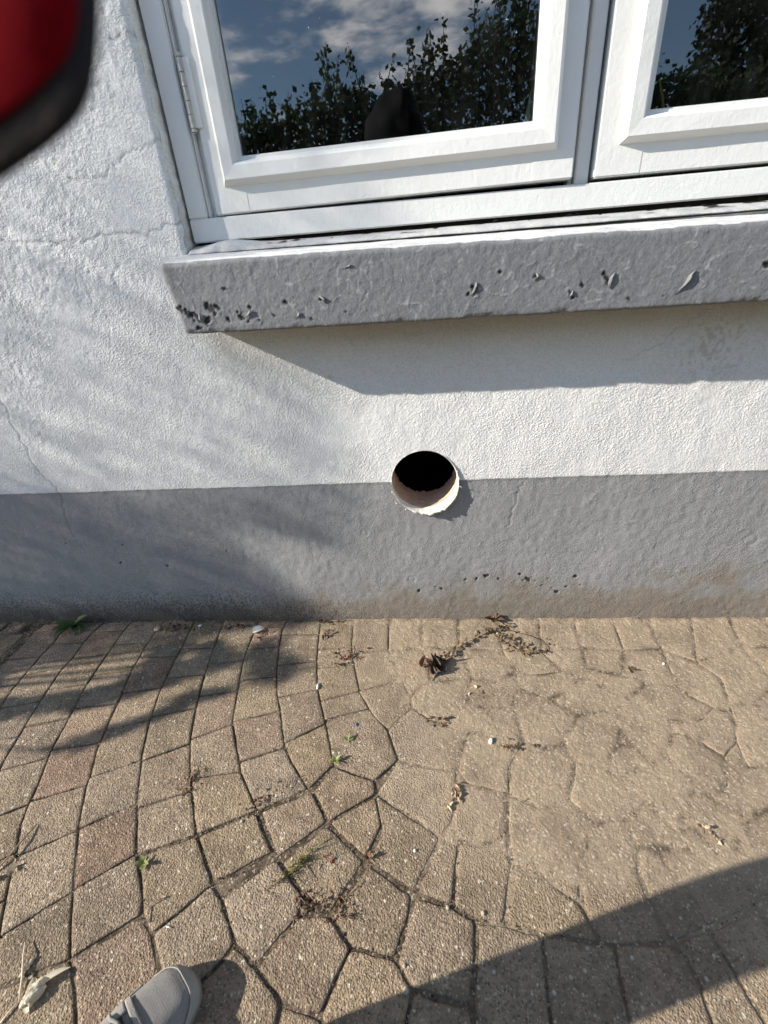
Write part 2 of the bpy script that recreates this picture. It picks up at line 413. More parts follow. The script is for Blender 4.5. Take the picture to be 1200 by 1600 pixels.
M_BLUE = flat('blue plastic', (0.03, 0.07, 0.25), 0.4, 0.5)
M_CRUMB = leaf_mat('joint crumbs', (0.03, 0.022, 0.015), (0.17, 0.125, 0.085), 0.0, 0.95)
M_GRIT = leaf_mat('grit grains', (0.20, 0.155, 0.11), (0.62, 0.55, 0.44), 0.0, 0.9)
# ------------------------------------------------------------------ setting: ground
ground = box('ground', (-40, -60, -0.6), (40, 30, -0.03), M_GROUND, None, 0)
tag(ground, 'bare earth under and beyond the block paving', kind='structure')

# ------------------------------------------------------------------ the house: wall with drilled hole and window opening
house = empty('house', (0, 0, 0))
tag(house, 'white plastered house wall with grey painted plinth, grey sill and white timber window', 'house')
HX, HZ, HR = -0.0045, 0.481, 0.0865          # drilled hole
OX0, OX1, OZ0 = -0.497, 1.135, 1.026          # window opening

def lines(a, b, step, lo, hi, coarse=0.12):
    left = list(np.arange(lo, a, coarse)); mid = list(np.linspace(a, b, int(round((b-a)/step))+1))
    right = list(np.arange(b+coarse, hi, coarse))+[hi]
    return np.array(left+mid+right)
xs = lines(-1.62, 1.22, 0.0027, -2.9, 2.6)
zs = lines(-0.02, 1.72, 0.0027, -0.35, 2.7)
xs[np.argmin(abs(xs-OX0))] = OX0; zs[np.argmin(abs(zs-OZ0))] = OZ0
X, Z = np.meshgrid(xs, zs)
Y = np.zeros_like(X)
plinth = 1-sstep(Z, 0.474, 0.485)
Y -= (fbm(X/0.30, Z/0.30, 3, 3)-0.5)*0.008
Y -= (fbm(X/0.055, Z/0.055, 5, 3)-0.5)*(0.0020-0.0013*plinth)
Y -= (fbm(X/0.016, Z/0.020, 9, 2)-0.5)*(0.0008+0.0008*plinth)
rough = sstep(X*-0.7+Z*0.9+(fbm(X/.2, Z/.2, 4, 3)-.5)*.5, 1.28, 1.6)
Y -= (fbm(X/0.009, Z/0.009, 12, 2)-0.5)*0.0024*rough
Y -= (1-plinth)*0.0012
# scratchy trowel ridges in the plinth and around the sill end
rid = np.abs(fbm(X/0.07+Z/0.11, Z/0.045, 21, 3)-0.5)
Y -= np.exp(-(rid/0.007)**2)*0.0008*plinth*sstep(X, -0.5, 0.2)
patch = np.exp(-(((X+0.75)/0.28)**2+((Z-0.98)/0.16)**2))
rid2 = np.abs(fbm(X/0.05, Z/0.05, 23, 3)-0.5)
Y += np.exp(-(rid2/0.02)**2)*0.0012*patch
def wob(pts, n=7, a=0.006, seed=1):
    rr = random.Random(seed); out = []
    for (x0, z0), (x1, z1) in zip(pts, pts[1:]):
        for i in range(n):
            t = i/n; out.append((x0+(x1-x0)*t+rr.uniform(-a, a), z0+(z1-z0)*t+rr.uniform(-a, a)))
    return out+[pts[-1]]
CRACKS = [(wob([(-1.075, 0.82), (-1.085, 0.70), (-1.075, 0.56), (-1.045, 0.485), (-1.06, 0.40), (-1.065, 0.335)]), 0.0020, 0.42),
          (wob([(-1.02, 1.02), (-0.91, 1.085), (-0.82, 1.084), (-0.72, 1.074), (-0.66, 1.085), (-0.573, 1.078), (-0.497, 1.095)]), 0.0019, 0.5),
          (wob([(-0.54, 1.372), (-0.515, 1.378), (-0.497, 1.377)], 5, 0.004), 0.002, 0.5),
          (wob([(-0.70, 1.18), (-0.62, 1.185), (-0.57, 1.215), (-0.497, 1.228)]), 0.0016, 0.4),
          (wob([(0.45, 0.76), (0.52, 0.80), (0.60, 0.86)], 6), 0.0016, 0.25),
          (wob([(0.22, 0.33), (0.235, 0.42), (0.25, 0.47)], 6), 0.0016, 0.2)]
crack = np.zeros_like(X)
for pts, w, a in CRACKS:
    xa = [p[0] for p in pts]; za = [p[1] for p in pts]
    m = (X > min(xa)-.02) & (X < max(xa)+.02) & (Z > min(za)-.02) & (Z < max(za)+.02)
    d = seg_dist(X[m], Z[m], pts); c = np.exp(-(d/w)**2)*a*(0.4+0.9*fbm(X[m]/.05, Z[m]/.05, 31, 2))
    crack[m] = np.maximum(crack[m], c); Y[m] += np.exp(-(d/(w*1.2))**2)*0.0012
chip = np.zeros_like(X)
CH = [(0.169, 0.168, .0065), (0.038, 0.122, .005), (0.141, 0.157, .003), (0.289, 0.155, .0065), (0.423, 0.164, .005), (0.376, 0.106, .0065), (0.40, 0.125, .003),
      (0.265, 0.172, .003), (0.275, 0.15, .003), (0.345, 0.155, .0025), (0.205, 0.155, .004), (0.11, 0.155, .003), (-0.03, 0.115, .004), (0.31, 0.148, .002), (0.44, 0.13, .0025),
      (-0.92, 0.30, .003), (-0.80, 0.22, .003), (-0.95, 0.235, .004), (-1.10, 0.31, .0025), (-0.85, 0.235, .002), (-0.60, 0.27, .002), (0.02, 0.13, .002), (0.36, 0.12, .0025), (0.33, 0.13, .0022)]
for cx, cz, r in CH:
    m = (abs(X-cx) < .03) & (abs(Z-cz) < .03)
    d = np.hypot(X[m]-cx, (Z[m]-cz))*(0.15+1.5*fbm(X[m]/.007, Z[m]/.007, int(cx*999) & 63, 3))
    f = 1-sstep(d, r*0.75, r*1.0); chip[m] = np.maximum(chip[m], f); Y[m] += f*0.0022
RB = [(-0.177, 0.325, .009), (0.86, 0.275, .016), (-0.42, 0.345, .005), (-0.05, 0.16, .01)]
for cx, cz, r in RB:   # filled screw holes: shallow rings
    d = np.hypot(X-cx, Z-cz); Y += np.exp(-((d-r)/(r*0.25))**2)*0.0009
nz = fbm(X/.09, Z/.05, 41, 4)
dust = np.clip((0.135+0.085*sstep(X, -0.9, 0.2)*(nz*1.5)-Z)/0.13, 0, 1)
dust = np.maximum(dust, 0.75*np.exp(-(((X-0.85)/0.35)**2+((Z-0.14)/0.09)**2))*nz*1.7)
dust = np.maximum(dust, 0.7*np.exp(-(((X-0.25)/0.35)**2+((Z-0.12)/0.07)**2))*nz*1.8)
splash = np.clip((0.24-Z)/0.235, 0, 1)**1.3*(1-sstep(X, -0.75, 0.0)*0.55)*(Z < .30)
grime_shade = np.zeros_like(X)
g = np.exp(-(((X-0.63)/0.10+(Z-0.79)/0.16)**2+((X-0.63)*0.8-(Z-0.79)*0.8)**2/0.010))
grime_shade = np.maximum(grime_shade, g*sstep(fbm(X/.006, Z/.009, 51, 4), 0.46, 0.66)*0.9)
grime_shade = np.maximum(grime_shade, sstep(Z, 0.80, 0.90)*sstep(X, -0.35, -0.1)*(0.5+0.6*fbm(X/.15, Z/.03, 57, 3))*(Z < 1.0))  # dirty band under the sill, its occlusion shade painted in too
grime_shade = np.maximum(grime_shade, 0.9*np.exp(-(((X+0.222)/.008)**2+((Z-0.761)/.006)**2)))
grime_shade = np.maximum(grime_shade, 0.8*np.exp(-((X-OX0-0.004)/.010)**2)*sstep(Z, 1.0, 1.05)*(1-sstep(Z, 1.12, 1.32))*sstep(fbm(X/.03, Z/.02, 61, 3), .4, .6))
# drilled hole: drop the quads inside, snap the rim to the circle
rr = np.hypot(X-HX, Z-HZ)
near = (rr < HR+0.0027) & (rr > HR-0.0030)
fac = HR/np.maximum(rr, 1e-6)
X2 = np.where(near & (rr < HR+0.0012), HX+(X-HX)*fac, X); Z2 = np.where(near & (rr < HR+0.0012), HZ+(Z-HZ)*fac, Z)
inside = (rr < HR-0.0030)
vi = inside | ((X > OX0+1e-4) & (X < OX1-1e-4) & (Z > OZ0+1e-4) & (Z < 2.2))
bad = vi[:-1, :-1] | vi[:-1, 1:] | vi[1:, :-1] | vi[1:, 1:]
cxq = (X[:-1, :-1]+X[1:, 1:])/2; czq = (Z[:-1, :-1]+Z[1:, 1:])/2
bad |= (np.hypot(cxq-HX, czq-HZ) < HR-0.0012)
bad |= (cxq > OX0) & (cxq < OX1) & (czq > OZ0) & (czq < 2.2)
# ragged rounded plaster arris at the window opening
dx = np.clip((X-(OX0-0.014))/0.014, 0, 1)*(Z > OZ0-0.003)*(X <= OX0+1e-4)
Y += dx**2*0.006
X2 = X2 - np.where((abs(X-OX0) < 1e-4) & (Z > OZ0), (fbm(Z/.02, Z*0+3, 71, 4)-0.5)*0.010, 0)
wall = grid_obj('wall', X2, Y, Z2, ~bad, dict(crack=crack, chip=chip, dust=dust, splash=splash, grime_shade=grime_shade, rough=rough), M_WALL, house)
WXS, WZS, WY = xs, zs, Y
def wall_y(x, z):
    return float(WY[np.argmin(abs(WZS-z)), np.argmin(abs(WXS-x))])
# reveal of the plaster to the left of the window
zz = np.arange(1.0, 2.2, 0.004); ss = np.linspace(0, 1, 12)
SS, ZZ = np.meshgrid(ss, zz)
RX = OX0-(fbm(ZZ/.02, ZZ*0+3, 71, 4)-0.5)*0.010*(1-SS) + 0.004*SS + (fbm(ZZ/.012, SS*3, 73, 3)-.5)*0.003
RY = 0.004+SS*0.075+(1-SS)*0.002
grm = 0.7*sstep(fbm(ZZ/.04, SS*2, 75, 3), .45, .6)*(1-sstep(ZZ, 1.1, 1.3))
grid_obj('window_reveal', RX, RY, ZZ, None, dict(grime_shade=grm), M_WALL, house, flip=False)
box('lintel', (OX0, 0.003, 2.2), (OX1, 0.3, 2.24), M_WALL, house, 0)
# body of the house behind the face: closes the wall round the opening, the hole and the room
bm = bmesh.new()
box_bm(bm, (-2.9, 0.02, -0.35), (-0.52, 0.30, 2.7), 0)
box_bm(bm, (1.16, 0.02, -0.35), (2.6, 0.30, 2.7), 0)
box_bm(bm, (-0.52, 0.02, 2.23), (1.16, 0.30, 2.7), 0)
box_bm(bm, (-0.52, 0.02, -0.35), (1.16, 0.30, 0.27), 0)
box_bm(bm, (-0.52, 0.02, 0.70), (1.16, 0.30, 1.02), 0)
box_bm(bm, (-0.52, 0.02, 0.27), (-0.22, 0.30, 0.70), 0)
box_bm(bm, (0.21, 0.02, 0.27), (1.16, 0.30, 0.70), 0)
bm_obj('masonry', bm, M_WALL, house)
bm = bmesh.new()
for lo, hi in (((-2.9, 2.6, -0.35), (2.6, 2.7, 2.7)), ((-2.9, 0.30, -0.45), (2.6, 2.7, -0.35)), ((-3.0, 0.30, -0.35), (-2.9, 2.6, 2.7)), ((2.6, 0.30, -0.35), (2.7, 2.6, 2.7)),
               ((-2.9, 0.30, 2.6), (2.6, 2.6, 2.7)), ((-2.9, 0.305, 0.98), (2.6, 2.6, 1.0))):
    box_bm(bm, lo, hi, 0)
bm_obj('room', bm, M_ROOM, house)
# overhanging roof far above the picture
mesh_obj('roof', [(-3.1, -0.35, 2.75), (2.8, -0.35, 2.75), (2.8, 3.0, 4.3), (-3.1, 3.0, 4.3), (-3.1, -0.35, 2.68), (2.8, -0.35, 2.68), (2.8, 3.0, 2.68), (-3.1, 3.0, 2.68)],
         [(0, 1, 2, 3), (4, 7, 6, 5), (0, 4, 5, 1), (1, 5, 6, 2), (3, 2, 6, 7), (0, 3, 7, 4)], flat('roof tiles', (0.16, 0.07, 0.045)), house)

# lining of the drilled hole
def m_core(k, b):
    p = k.pos(); x = k.xyz(p)
    n = k.noise(k.vmul(p, (40, 260, 40)), 1.0, 4, 0.65)
    c = k.mix(k.ramp(n, 0.3, 0.7), (0.36, 0.235, 0.165), (0.56, 0.42, 0.32))
    c = k.mix(k.ramp(k.math('ADD', x[1], k.math('MULTIPLY', k.noise(p, 40, 3), 0.02)), 0.022, 0.030), (0.72, 0.69, 0.61), c)
    sp = k.ramp(k.noise(p, 130, 2), 0.70, 0.76)
    c = k.mix(k.math('MULTIPLY', sp, 0.35), c, (0.12, 0.08, 0.055))
    k.put(b.inputs['Base Color'], c)
    k.put(b.inputs['Normal'], k.bump(k.math('ADD', n, k.noise(p, 160, 3)), 0.002, 0.8))
M_CORE = material('cored masonry', m_core, 0.9, 0.15)
na = 96
V = []; F = []
depths = [-0.0015, 0.004, 0.012, 0.022, 0.04, 0.06, 0.08, 0.10, 0.112]
for j, d in enumerate(depths):
    for i in range(na):
        t = 2*math.pi*i/na
        rj = HR + (random.uniform(-0.0007, 0.0007) if j else 0) + (0.0006 if j % 2 else 0) + 0.0004
        dd = d + (random.uniform(-0.006, 0.008) if j == len(depths)-1 else 0)
        V.append((HX+rj*math.cos(t), dd, HZ+rj*math.sin(t)))
for j in range(len(depths)-1):
    for i in range(na): F.append((j*na+i, j*na+(i+1) % na, (j+1)*na+(i+1) % na, (j+1)*na+i))
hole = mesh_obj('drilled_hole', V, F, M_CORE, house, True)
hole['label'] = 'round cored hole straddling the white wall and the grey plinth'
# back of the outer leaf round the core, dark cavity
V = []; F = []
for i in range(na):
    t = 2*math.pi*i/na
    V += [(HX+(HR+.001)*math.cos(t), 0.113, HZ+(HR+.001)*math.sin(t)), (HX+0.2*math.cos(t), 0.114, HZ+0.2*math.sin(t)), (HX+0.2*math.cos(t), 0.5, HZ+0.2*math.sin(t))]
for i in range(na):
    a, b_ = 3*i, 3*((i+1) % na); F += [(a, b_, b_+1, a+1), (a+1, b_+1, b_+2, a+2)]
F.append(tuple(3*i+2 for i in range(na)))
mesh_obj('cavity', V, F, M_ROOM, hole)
# torn lip of paint and plaster turned out round the lower right of the hole
def m_lip(k, b):
    p = k.pos(); n = k.noise(p, 120, 4, 0.7)
    k.put(b.inputs['Base Color'], k.mix(n, (0.56, 0.51, 0.42), (0.72, 0.68, 0.59)))
    k.put(b.inputs['Normal'], k.bump(n, 0.002, 0.8))
M_LIP = material('torn plaster edge', m_lip, 0.85, 0.2)
V = []; F = []; nl = 150
for i in range(nl+1):
    t = R(-168+ (228*i/nl))
    e = math.sin(math.pi*i/nl)**0.6
    c = math.exp(-((math.degrees(t)+62)/62)**2)
    jag = max(0.0, mnoise.noise((i*0.14, 3.1, 0.7)))*1.5+abs(mnoise.noise((i*0.42, 8.3, 2.7)))*0.6+.15*random.random()
    wdt = (0.0016+0.006*c+0.0055*c*jag)*e
    out = (0.002+0.008*c+0.006*c*jag)*e
    for rr_, yy in ((HR-0.0012, 0.006), (HR-0.0008, -0.0028-out*0.25), (HR+wdt*0.45, -0.0045-out*0.7), (HR+wdt, -0.0045-out), (HR+wdt*0.95, -0.003-out*0.9), (HR+wdt*0.3, -0.0012)):
        V.append((HX+rr_*math.cos(t), yy, HZ+rr_*math.sin(t)))
for i in range(nl):
    for j in range(5): F.append((i*6+j, i*6+j+1, (i+1)*6+j+1, (i+1)*6+j))
mesh_obj('torn_lip', V, F, M_LIP, hole, True)
mb = MB()
for i in range(26):
    t = R(random.uniform(-165, 25)); rad = HR+random.uniform(0.002, 0.010)
    c = Vector((HX+rad*math.cos(t), -0.006-random.uniform(0, .006), HZ+rad*math.sin(t)))
    q = [c+Vector((random.uniform(-1, 1), random.uniform(-1, 1)*0.6, random.uniform(-1, 1)))*0.0038 for _ in range(4)]
    mb.put(q, [(0, 1, 2), (0, 1, 3), (1, 2, 3), (0, 2, 3)])
mb.build('plaster_crumbs', M_LIP, hole)['kind'] = 'stuff'

# ------------------------------------------------------------------ window sill slab
SX0, SX1 = -0.492, 1.30
def sill_profile(x):
    t = (x+0.49)/1.14
    zb = 0.886-0.009*t; zt = 1.0185-0.0115*t; zk = 1.033-0.004*t
    return [(0.02, zb+0.004), (-0.1045, zb), (-0.1085, zb+0.0015), (-0.110, zb+0.005), (-0.111, zt-0.007), (-0.1092, zt-0.0018), (-0.104, zt), (0.0, zk-0.002), (0.05, zk+0.006)]
xsl = np.arange(SX0, SX1, 0.0026)
def resample(P, step):
    out = []
    for (a, b), (c, d) in zip(P, P[1:]):
        n = max(1, int(math.hypot(c-a, d-b)/step))
        out += [(a+(c-a)*i/n, b+(d-b)*i/n) for i in range(n)]
    return out+[P[-1]]
base = resample(sill_profile(0.0), 0.0026); ns = len(base)
A0, A1 = np.array(resample(sill_profile(0.0), 0.0026)), None
yy0 = np.array([p[0] for p in base]); zz0 = np.array([p[1] for p in base])
tfr = np.clip((zz0-0.88)/(1.0135-0.88), 0, 1)
PX, K = np.meshgrid(xsl, np.arange(ns))
t_ = PX/1.14
PYs = yy0[K]; PZs = zz0[K]-(t_)*(0.009+0.0025*tfr[K])
arc = np.concatenate([[0], np.cumsum(np.hypot(np.diff(yy0), np.diff(zz0)))])[K]
front = ((PYs < -0.1) & (PZs < 1.02)).astype(float)
tan_y = np.gradient(yy0)[K]; tan_z = np.gradient(zz0)[K]; ln = np.hypot(tan_y, tan_z)+1e-9
ny_, nz_ = -tan_z/ln, tan_y/ln            # outward (front: -y)
disp = (fbm(PX/.05, arc/.05, 101, 3)-.5)*0.0017+(fbm(PX/.010, arc/.010, 103, 3)-.5)*0.0009*(0.5+front)
rg = np.abs(fbm(PX/.06+3, arc/.05, 105, 3)-.5); disp += np.exp(-(rg/.005)**2)*0.0006*front
rg2 = np.abs(fbm(PX/.035+3, arc/.05, 107, 3)-.5)*(1+2*(fbm(PX/.2, arc/.2, 109, 2) < .5)); disp -= np.exp(-(rg2/.005)**2)*0.0008*front
sc = np.zeros_like(PX); SZ = PZs
SC = [(-0.476, .930, .0095, 1.5), (-0.447, .914, .0105, .7), (-0.420, .927, .009, 1.6), (-0.358, .912, .009, 1.2), (-0.39, .909, .004, 1), (-0.44, .902, .004, 1), (-0.41, .935, .004, 1), (-0.386, .967, .0035, .6), (-0.33, .905, .003, 1),
      (0.101, .935, .006, 2.2), (0.095, .922, .005, 1.5), (0.344, .937, .006, 1.4), (0.350, .925, .0065, .9), (0.283, .911, .006, 1.5), (0.30, .928, .003, 1), (0.214, .949, .004, .8), (0.148, .959, .0035, .7), (-0.195, .935, .004, .6), (-0.30, .915, .004, 1), (-0.27, .935, .003, 1), (-0.22, .90, .004, .6),
      (0.45, .90, .004, .7), (0.62, .94, .005, 1), (0.70, .92, .006, 1.2), (0.39, .898, .003, 1), (-0.46, .898, .004, .7), (-0.345, .93, .003, 1.4), (-0.15, .91, .003, .8), (0.03, .905, .0035, .7)]
for cx, cz, r, el in SC:
    m = (abs(PX-cx) < .04) & (abs(SZ-cz) < .04) & (front > 0)
    n = fbm(PX[m]/.013+cx*91, SZ[m]/.013, 111, 4)
    d = np.hypot((PX[m]-cx)*el**.5+(SZ[m]-cz)*.5, (SZ[m]-cz)/el**.5)
    f = sstep((1-d/(r*1.55))+(n-.5)*2.6, .34, .46)*(d < r*1.7); sc[m] = np.maximum(sc[m], f)
    disp[m] += -f*0.0016+(1-f)*np.exp(-((d-r*1.2)/(r*.6))**2)*0.0010*sstep(n, .3, .6)
worn_lit = sstep(PYs, -0.107, -0.100)*(PZs > 1.0)*0.85*(0.5+fbm(PX/.05, arc/.02, 115, 3))  # top face paled to paint in the light it catches
worn_lit = np.maximum(worn_lit, np.exp(-(rg/.006)**2)*0.25*front)
endf = sstep(PX, SX0, SX0+0.006)
PXs = PX - (1-endf)*0.0 - 0.016*sstep(1.02-PX*0-PZs, 0.14, 0.0)*(1-sstep(PX, -0.49, -0.35)) + (fbm(arc/.01, PX*0, 117, 3)-.5)*0.003*(1-sstep(PX, -0.49, -0.47))
lo_e = 0.8855-t_*0.009; hi_e = 1.0135-t_*0.0115
rag = np.exp(-((PZs-lo_e)/.0045)**2)*(PYs < -.09)*sstep(fbm(PX/.055, PX*0+2, 131, 5), .45, .75)*0.0032+np.exp(-((PZs-hi_e)/.005)**2)*(PYs < -.09)*sstep(fbm(PX/.045, PX*0+5, 133, 5), .50, .78)*0.0018
disp -= rag
# knock the arris back at the free end
inset = (1-endf)*0.003
sill = grid_obj('window_sill', PXs, PYs+ny_*(disp-inset), PZs+nz_*(disp-inset), None, dict(chip=sc, worn_lit=worn_lit), M_SILL, house)
sill['label'] = 'thick grey sill with cracked and flaking paint'
ev = [(PXs[i, 0], (PYs+ny_*(disp-inset))[i, 0], (PZs+nz_*(disp-inset))[i, 0]) for i in range(0, ns)]
mesh_obj('sill_end', ev, [tuple(range(len(ev)))[::-1]], M_SILL, sill)
# curled paint flakes still hanging on
def flake(pts, w, curl, name='paint_flake'):
    V = []; F = []
    for i, (x, z) in enumerate(pts):
        t = i/(len(pts)-1); ww = w*math.sin(math.pi*(0.12+0.8*t))*random.uniform(.75, 1.2)
        for j in range(4):
            s = j/3; V.append((x+ww*s*.8, -0.1112-.6*curl*s*s*math.sin(math.pi*min(1, t+.15)), z+ww*0.2*s))
    for i in range(len(pts)-1):
        for j in range(3): F.append((i*4+j, i*4+j+1, (i+1)*4+j+1, (i+1)*4+j))
    o = mesh_obj(name, V, F, M_SILL, sill, True); so = o.modifiers.new('t', 'SOLIDIFY'); so.thickness = 0.0008
flake([(0.497, .938), (0.489, .931), (0.486, .923), (0.481, .914), (0.474, .906), (0.468, .902)], 0.007, 0.007)
flake([(0.104, .945), (0.101, .938), (0.097, .928), (0.094, .922)], 0.006, 0.005)
flake([(0.355, .944), (0.349, .936), (0.347, .926), (0.352, .918)], 0.007, 0.006)
flake([(-0.345, .925), (-0.352, .918), (-0.358, .910)], 0.008, 0.006)
flake([(-0.20, .941), (-0.195, .935), (-0.19, .928)], 0.009, 0.005)
flake([(-0.135, .991), (-0.142, .986), (-0.15, .984)], 0.010, 0.005)
flake([(0.214, .953), (0.216, .947), (0.212, .941)], 0.006, 0.005)
flake([(-0.452, .925), (-0.455, .915), (-0.45, .908)], 0.006, 0.004)
flake([(-0.245, .915), (-0.25, .908), (-0.258, .904)], 0.006, 0.004)
flake([(0.284, .919), (0.281, .912), (0.278, .906)], 0.005, 0.005)
# flashing strip bedded between sill and frame, and the black gap above it
fx = np.arange(-0.489, 1.12, 0.003); fs = np.linspace(0, 1, 14)
FX, FS = np.meshgrid(fx, fs)
edge = -0.012-(fbm(FX/.03, FX*0, 121, 4)-.5)*0.010
tent = np.exp(-((FX+0.405)/.055)**2)*0.012
FY = edge+(0.034-edge)*FS
FZ = 1.0355-0.0036*(FX+0.5)+FS*0.0105+(fbm(FX/.05, FS*1.5, 123, 2)-.5)*0.0012+0.0025*FS+tent*np.sin(FS*np.pi*.75)
FZ -= (FS < .08)*0.001
fl = grid_obj('flashing_strip', FX, FY, FZ, None, dict(worn_lit=0.3+0.4*fbm(FX/.04, FS*3, 125, 3), chip=sstep(fbm(FX/.03, FS*2, 127, 3), .66, .74)*sstep(FS, .35, .7)), M_SILL, house)
so = fl.modifiers.new('t', 'SOLIDIFY'); so.thickness = 0.002; so.offset = -1
box('sill_gap', (-0.485, 0.043, 1.028), (1.12, 0.06, 1.06), M_GAP, house, 0)
mb = MB()
for i in range(150):
    x = random.uniform(-0.48, 1.0); z = 1.0405-0.0036*(x+.5)+random.uniform(0, .012)
    c = Vector((x, random.uniform(0.028, 0.040), z)); s = random.uniform(.002, .006)
    q = [c+Vector((random.uniform(-2.2, 2.2), random.uniform(-.4, .4), random.uniform(-.7, .7)))*s for _ in range(4)]
    mb.put(q, [(0, 1, 2), (0, 1, 3), (1, 2, 3), (0, 2, 3)])
mb.build('gap_debris', M_GAP, house)['kind'] = 'stuff'

# ------------------------------------------------------------------ window frame and casements
FY0 = 0.030
frame = box('window_frame', (-0.489, FY0, 1.055), (1.122, 0.105, 1.0988), M_FRAME, house, 0.0022)
def fbox(name, lo, hi, parent=frame, bev=0.002, mat=None): return box(name, lo, hi, mat or M_FRAME, parent, bev)
fbox('jamb', (-0.489, FY0+0.0006, 1.0991), (-0.4475, 0.105, 2.2))
fbox('jamb', (1.08, FY0+0.0006, 1.0991), (1.122, 0.105, 2.2))
fbox('rebate', (-0.4472, FY0+0.016, 1.0991), (-0.4300, 0.105, 2.2))
fbox('rebate_bead', (-0.4472, FY0+0.007, 1.0991), (-0.4395, FY0+0.0158, 2.2))
fbox('mullion', (0.3075, FY0+0.012, 1.0991), (0.3335, 0.105, 2.2))
fbox('rebate', (0.2985, FY0+0.030, 1.0991), (0.3072, 0.105, 2.2))
box('gap_backing', (-0.4297, 0.085, 1.0991), (1.079, 0.088, 1.13), M_GAP, frame, 0)
fbox('gap_backing', (-0.4297, 0.08, 1.1305), (-0.4235, 0.105, 2.2), mat=M_GAP, bev=0)
fbox('gap_backing', (0.3338, 0.08, 1.1305), (0.345, 0.105, 2.2), mat=M_GAP, bev=0)
def casement(x0, x1, z0, z1, gx0, gx1, gz0, foot, rot, tilt, lab):
    """one outward opening casement; local origin at its lower hinge corner"""
    root = empty('casement', (x0, FY0, z0)); root.parent = house; root['label'] = lab
    root.rotation_euler = (0, -tilt, -rot)
    W_, H_ = x1-x0, z1-z0; a, b_, c = gx0-x0, gx1-x0, gz0-z0
    f0, f1, fz = foot[0]-x0, foot[1]-x0, foot[2]-z0
    top = H_-0.09
    M = M_FRAME
    fbox2 = lambda n, lo, hi, bv=0.0025: box(n, lo, hi, M, root, bv)
    fbox2('stile', (0, 0, 0), (a+0.004, 0.048, H_)); fbox2('stile', (b_-0.004, 0, 0), (W_, 0.048, H_))
    fbox2('bottom_rail', (a-0.004, 0.0005, 0.0003), (b_+0.004, 0.0475, c+0.003), 0.0022); fbox2('top_rail', (a-0.004, 0.0005, top), (b_+0.004, 0.0475, H_-.001), 0.0022)
    # mitred glazing bead
    prof = [(0.0, 0.001), (0.0095, -0.0135), (0.013, -0.0155), (0.036, -0.0135), (0.0385, -0.0115), (0.0, 0.0)]
    d = a-f0
    P = [(0.0, 0.001), (0.0075, -0.0135), (0.0095, -0.0152), (d-0.012, -0.0140), (d-0.009, -0.0120), (d-0.001, 0.0045), (d, 0.0065), (d, 0.02)]
    ft = top+0.045
    V = []; F = []; np_ = len(P)
    segs = [((f0, fz), (1, 1)), ((f1, fz), (-1, 1)), ((f1, ft), (-1, -1)), ((f0, ft), (1, -1))]
    def corner(q, p):
        (x, z), (sx, sz) = segs[q]; zs_ = (c-fz)/d if sz > 0 else 1.0
        return (x+sx*p[0], p[1], z+sz*p[0]*zs_)
    names = ['glazing_bead']*4
    for q in range(4):
        V = []; F = []
        n = 14
        for i in range(n+1):
            t = i/n
            for p in P:
                A = Vector(corner(q, p)); B = Vector(corner((q+1) % 4, p)); v = A.lerp(B, t)
                if 0 < i < n:
                    v.y += mnoise.noise((v.x*9, v.z*9, p[0]*40))*0.0007
                V.append(v)
        for i in range(n):
            for j in range(np_-1): F.append((i*np_+j, (i+1)*np_+j, (i+1)*np_+j+1, i*np_+j+1))
        o = mesh_obj('glazing_bead', V, F, M, root)
    # slim dark seal and the pane
    mb = MB()
    for lo, hi in (((a-0.002, 0.0068, c-0.002), (a+0.0035, 0.012, top+.01)), ((b_-0.0025, 0.0068, c-0.002), (b_+0.002, 0.012, top+.01)), ((a, 0.0068, c-0.002), (b_, 0.012, c+0.0022))):
        bm = bmesh.new(); box_bm(bm, lo, hi, 0)
        bm.verts.ensure_lookup_table(); mb.put([v.co.copy() for v in bm.verts], [tuple(v.index for v in f.verts) for f in bm.faces]); bm.free()
    mb.build('seal', M_RUBBER, root)
    mesh_obj('pane', [(a-0.003, 0.0105, c-0.003), (b_+0.003, 0.0105, c-0.003), (b_+0.003, 0.0105, top+.02), (a-0.003, 0.0105, top+.02)], [(0, 1, 2, 3)], M_GLASS, root)
    return root
cs1 = casement(-0.4265, 0.2975, 1.1012, 2.195, -0.3545, 0.2215, 1.1925, (-0.397, 0.264, 1.1475), R(0.75), R(0.5), 'left casement standing very slightly open')
cs2 = casement(0.3395, 1.076, 1.1055, 2.195, 0.4225, 0.99, 1.1985, (0.3775, 1.035, 1.1535), R(0.0), R(-0.1), 'right casement shut')
# hinge on the left casement
hin = empty('hinge', (-0.4345, FY0-0.003, 1.245)); hin.parent = house
M_STEEL = flat('painted scuffed steel', (0.36, 0.36, 0.33), 0.4, 0.5, 0.4, 120, 0.001, 200)
def cyl(r, z0, z1, n=16):
    V = [(r*math.cos(2*math.pi*i/n), r*math.sin(2*math.pi*i/n), z) for z in (z0, z1) for i in range(n)]
    F = [(i, (i+1) % n, n+(i+1) % n, n+i) for i in range(n)]+[tuple(range(n))[::-1], tuple(range(n, 2*n))]
    return V, F
for i in range(5):
    V, F = cyl(0.0056, i*0.0205, i*0.0205+0.0192); mesh_obj('knuckle', V, F, M_STEEL, hin)
mb = MB(); mb.put(*cyl(0.0036, -0.004, 0.108)); mb.put(*cyl(0.0052, -0.006, -0.0012)); mb.put(*cyl(0.0052, 0.1035, 0.109)); mb.build('pin', M_STEEL, hin)
box('leaf', (0.004, -0.001, 0.0), (0.017, 0.0035, 0.102), M_FRAME, hin, 0.0006)
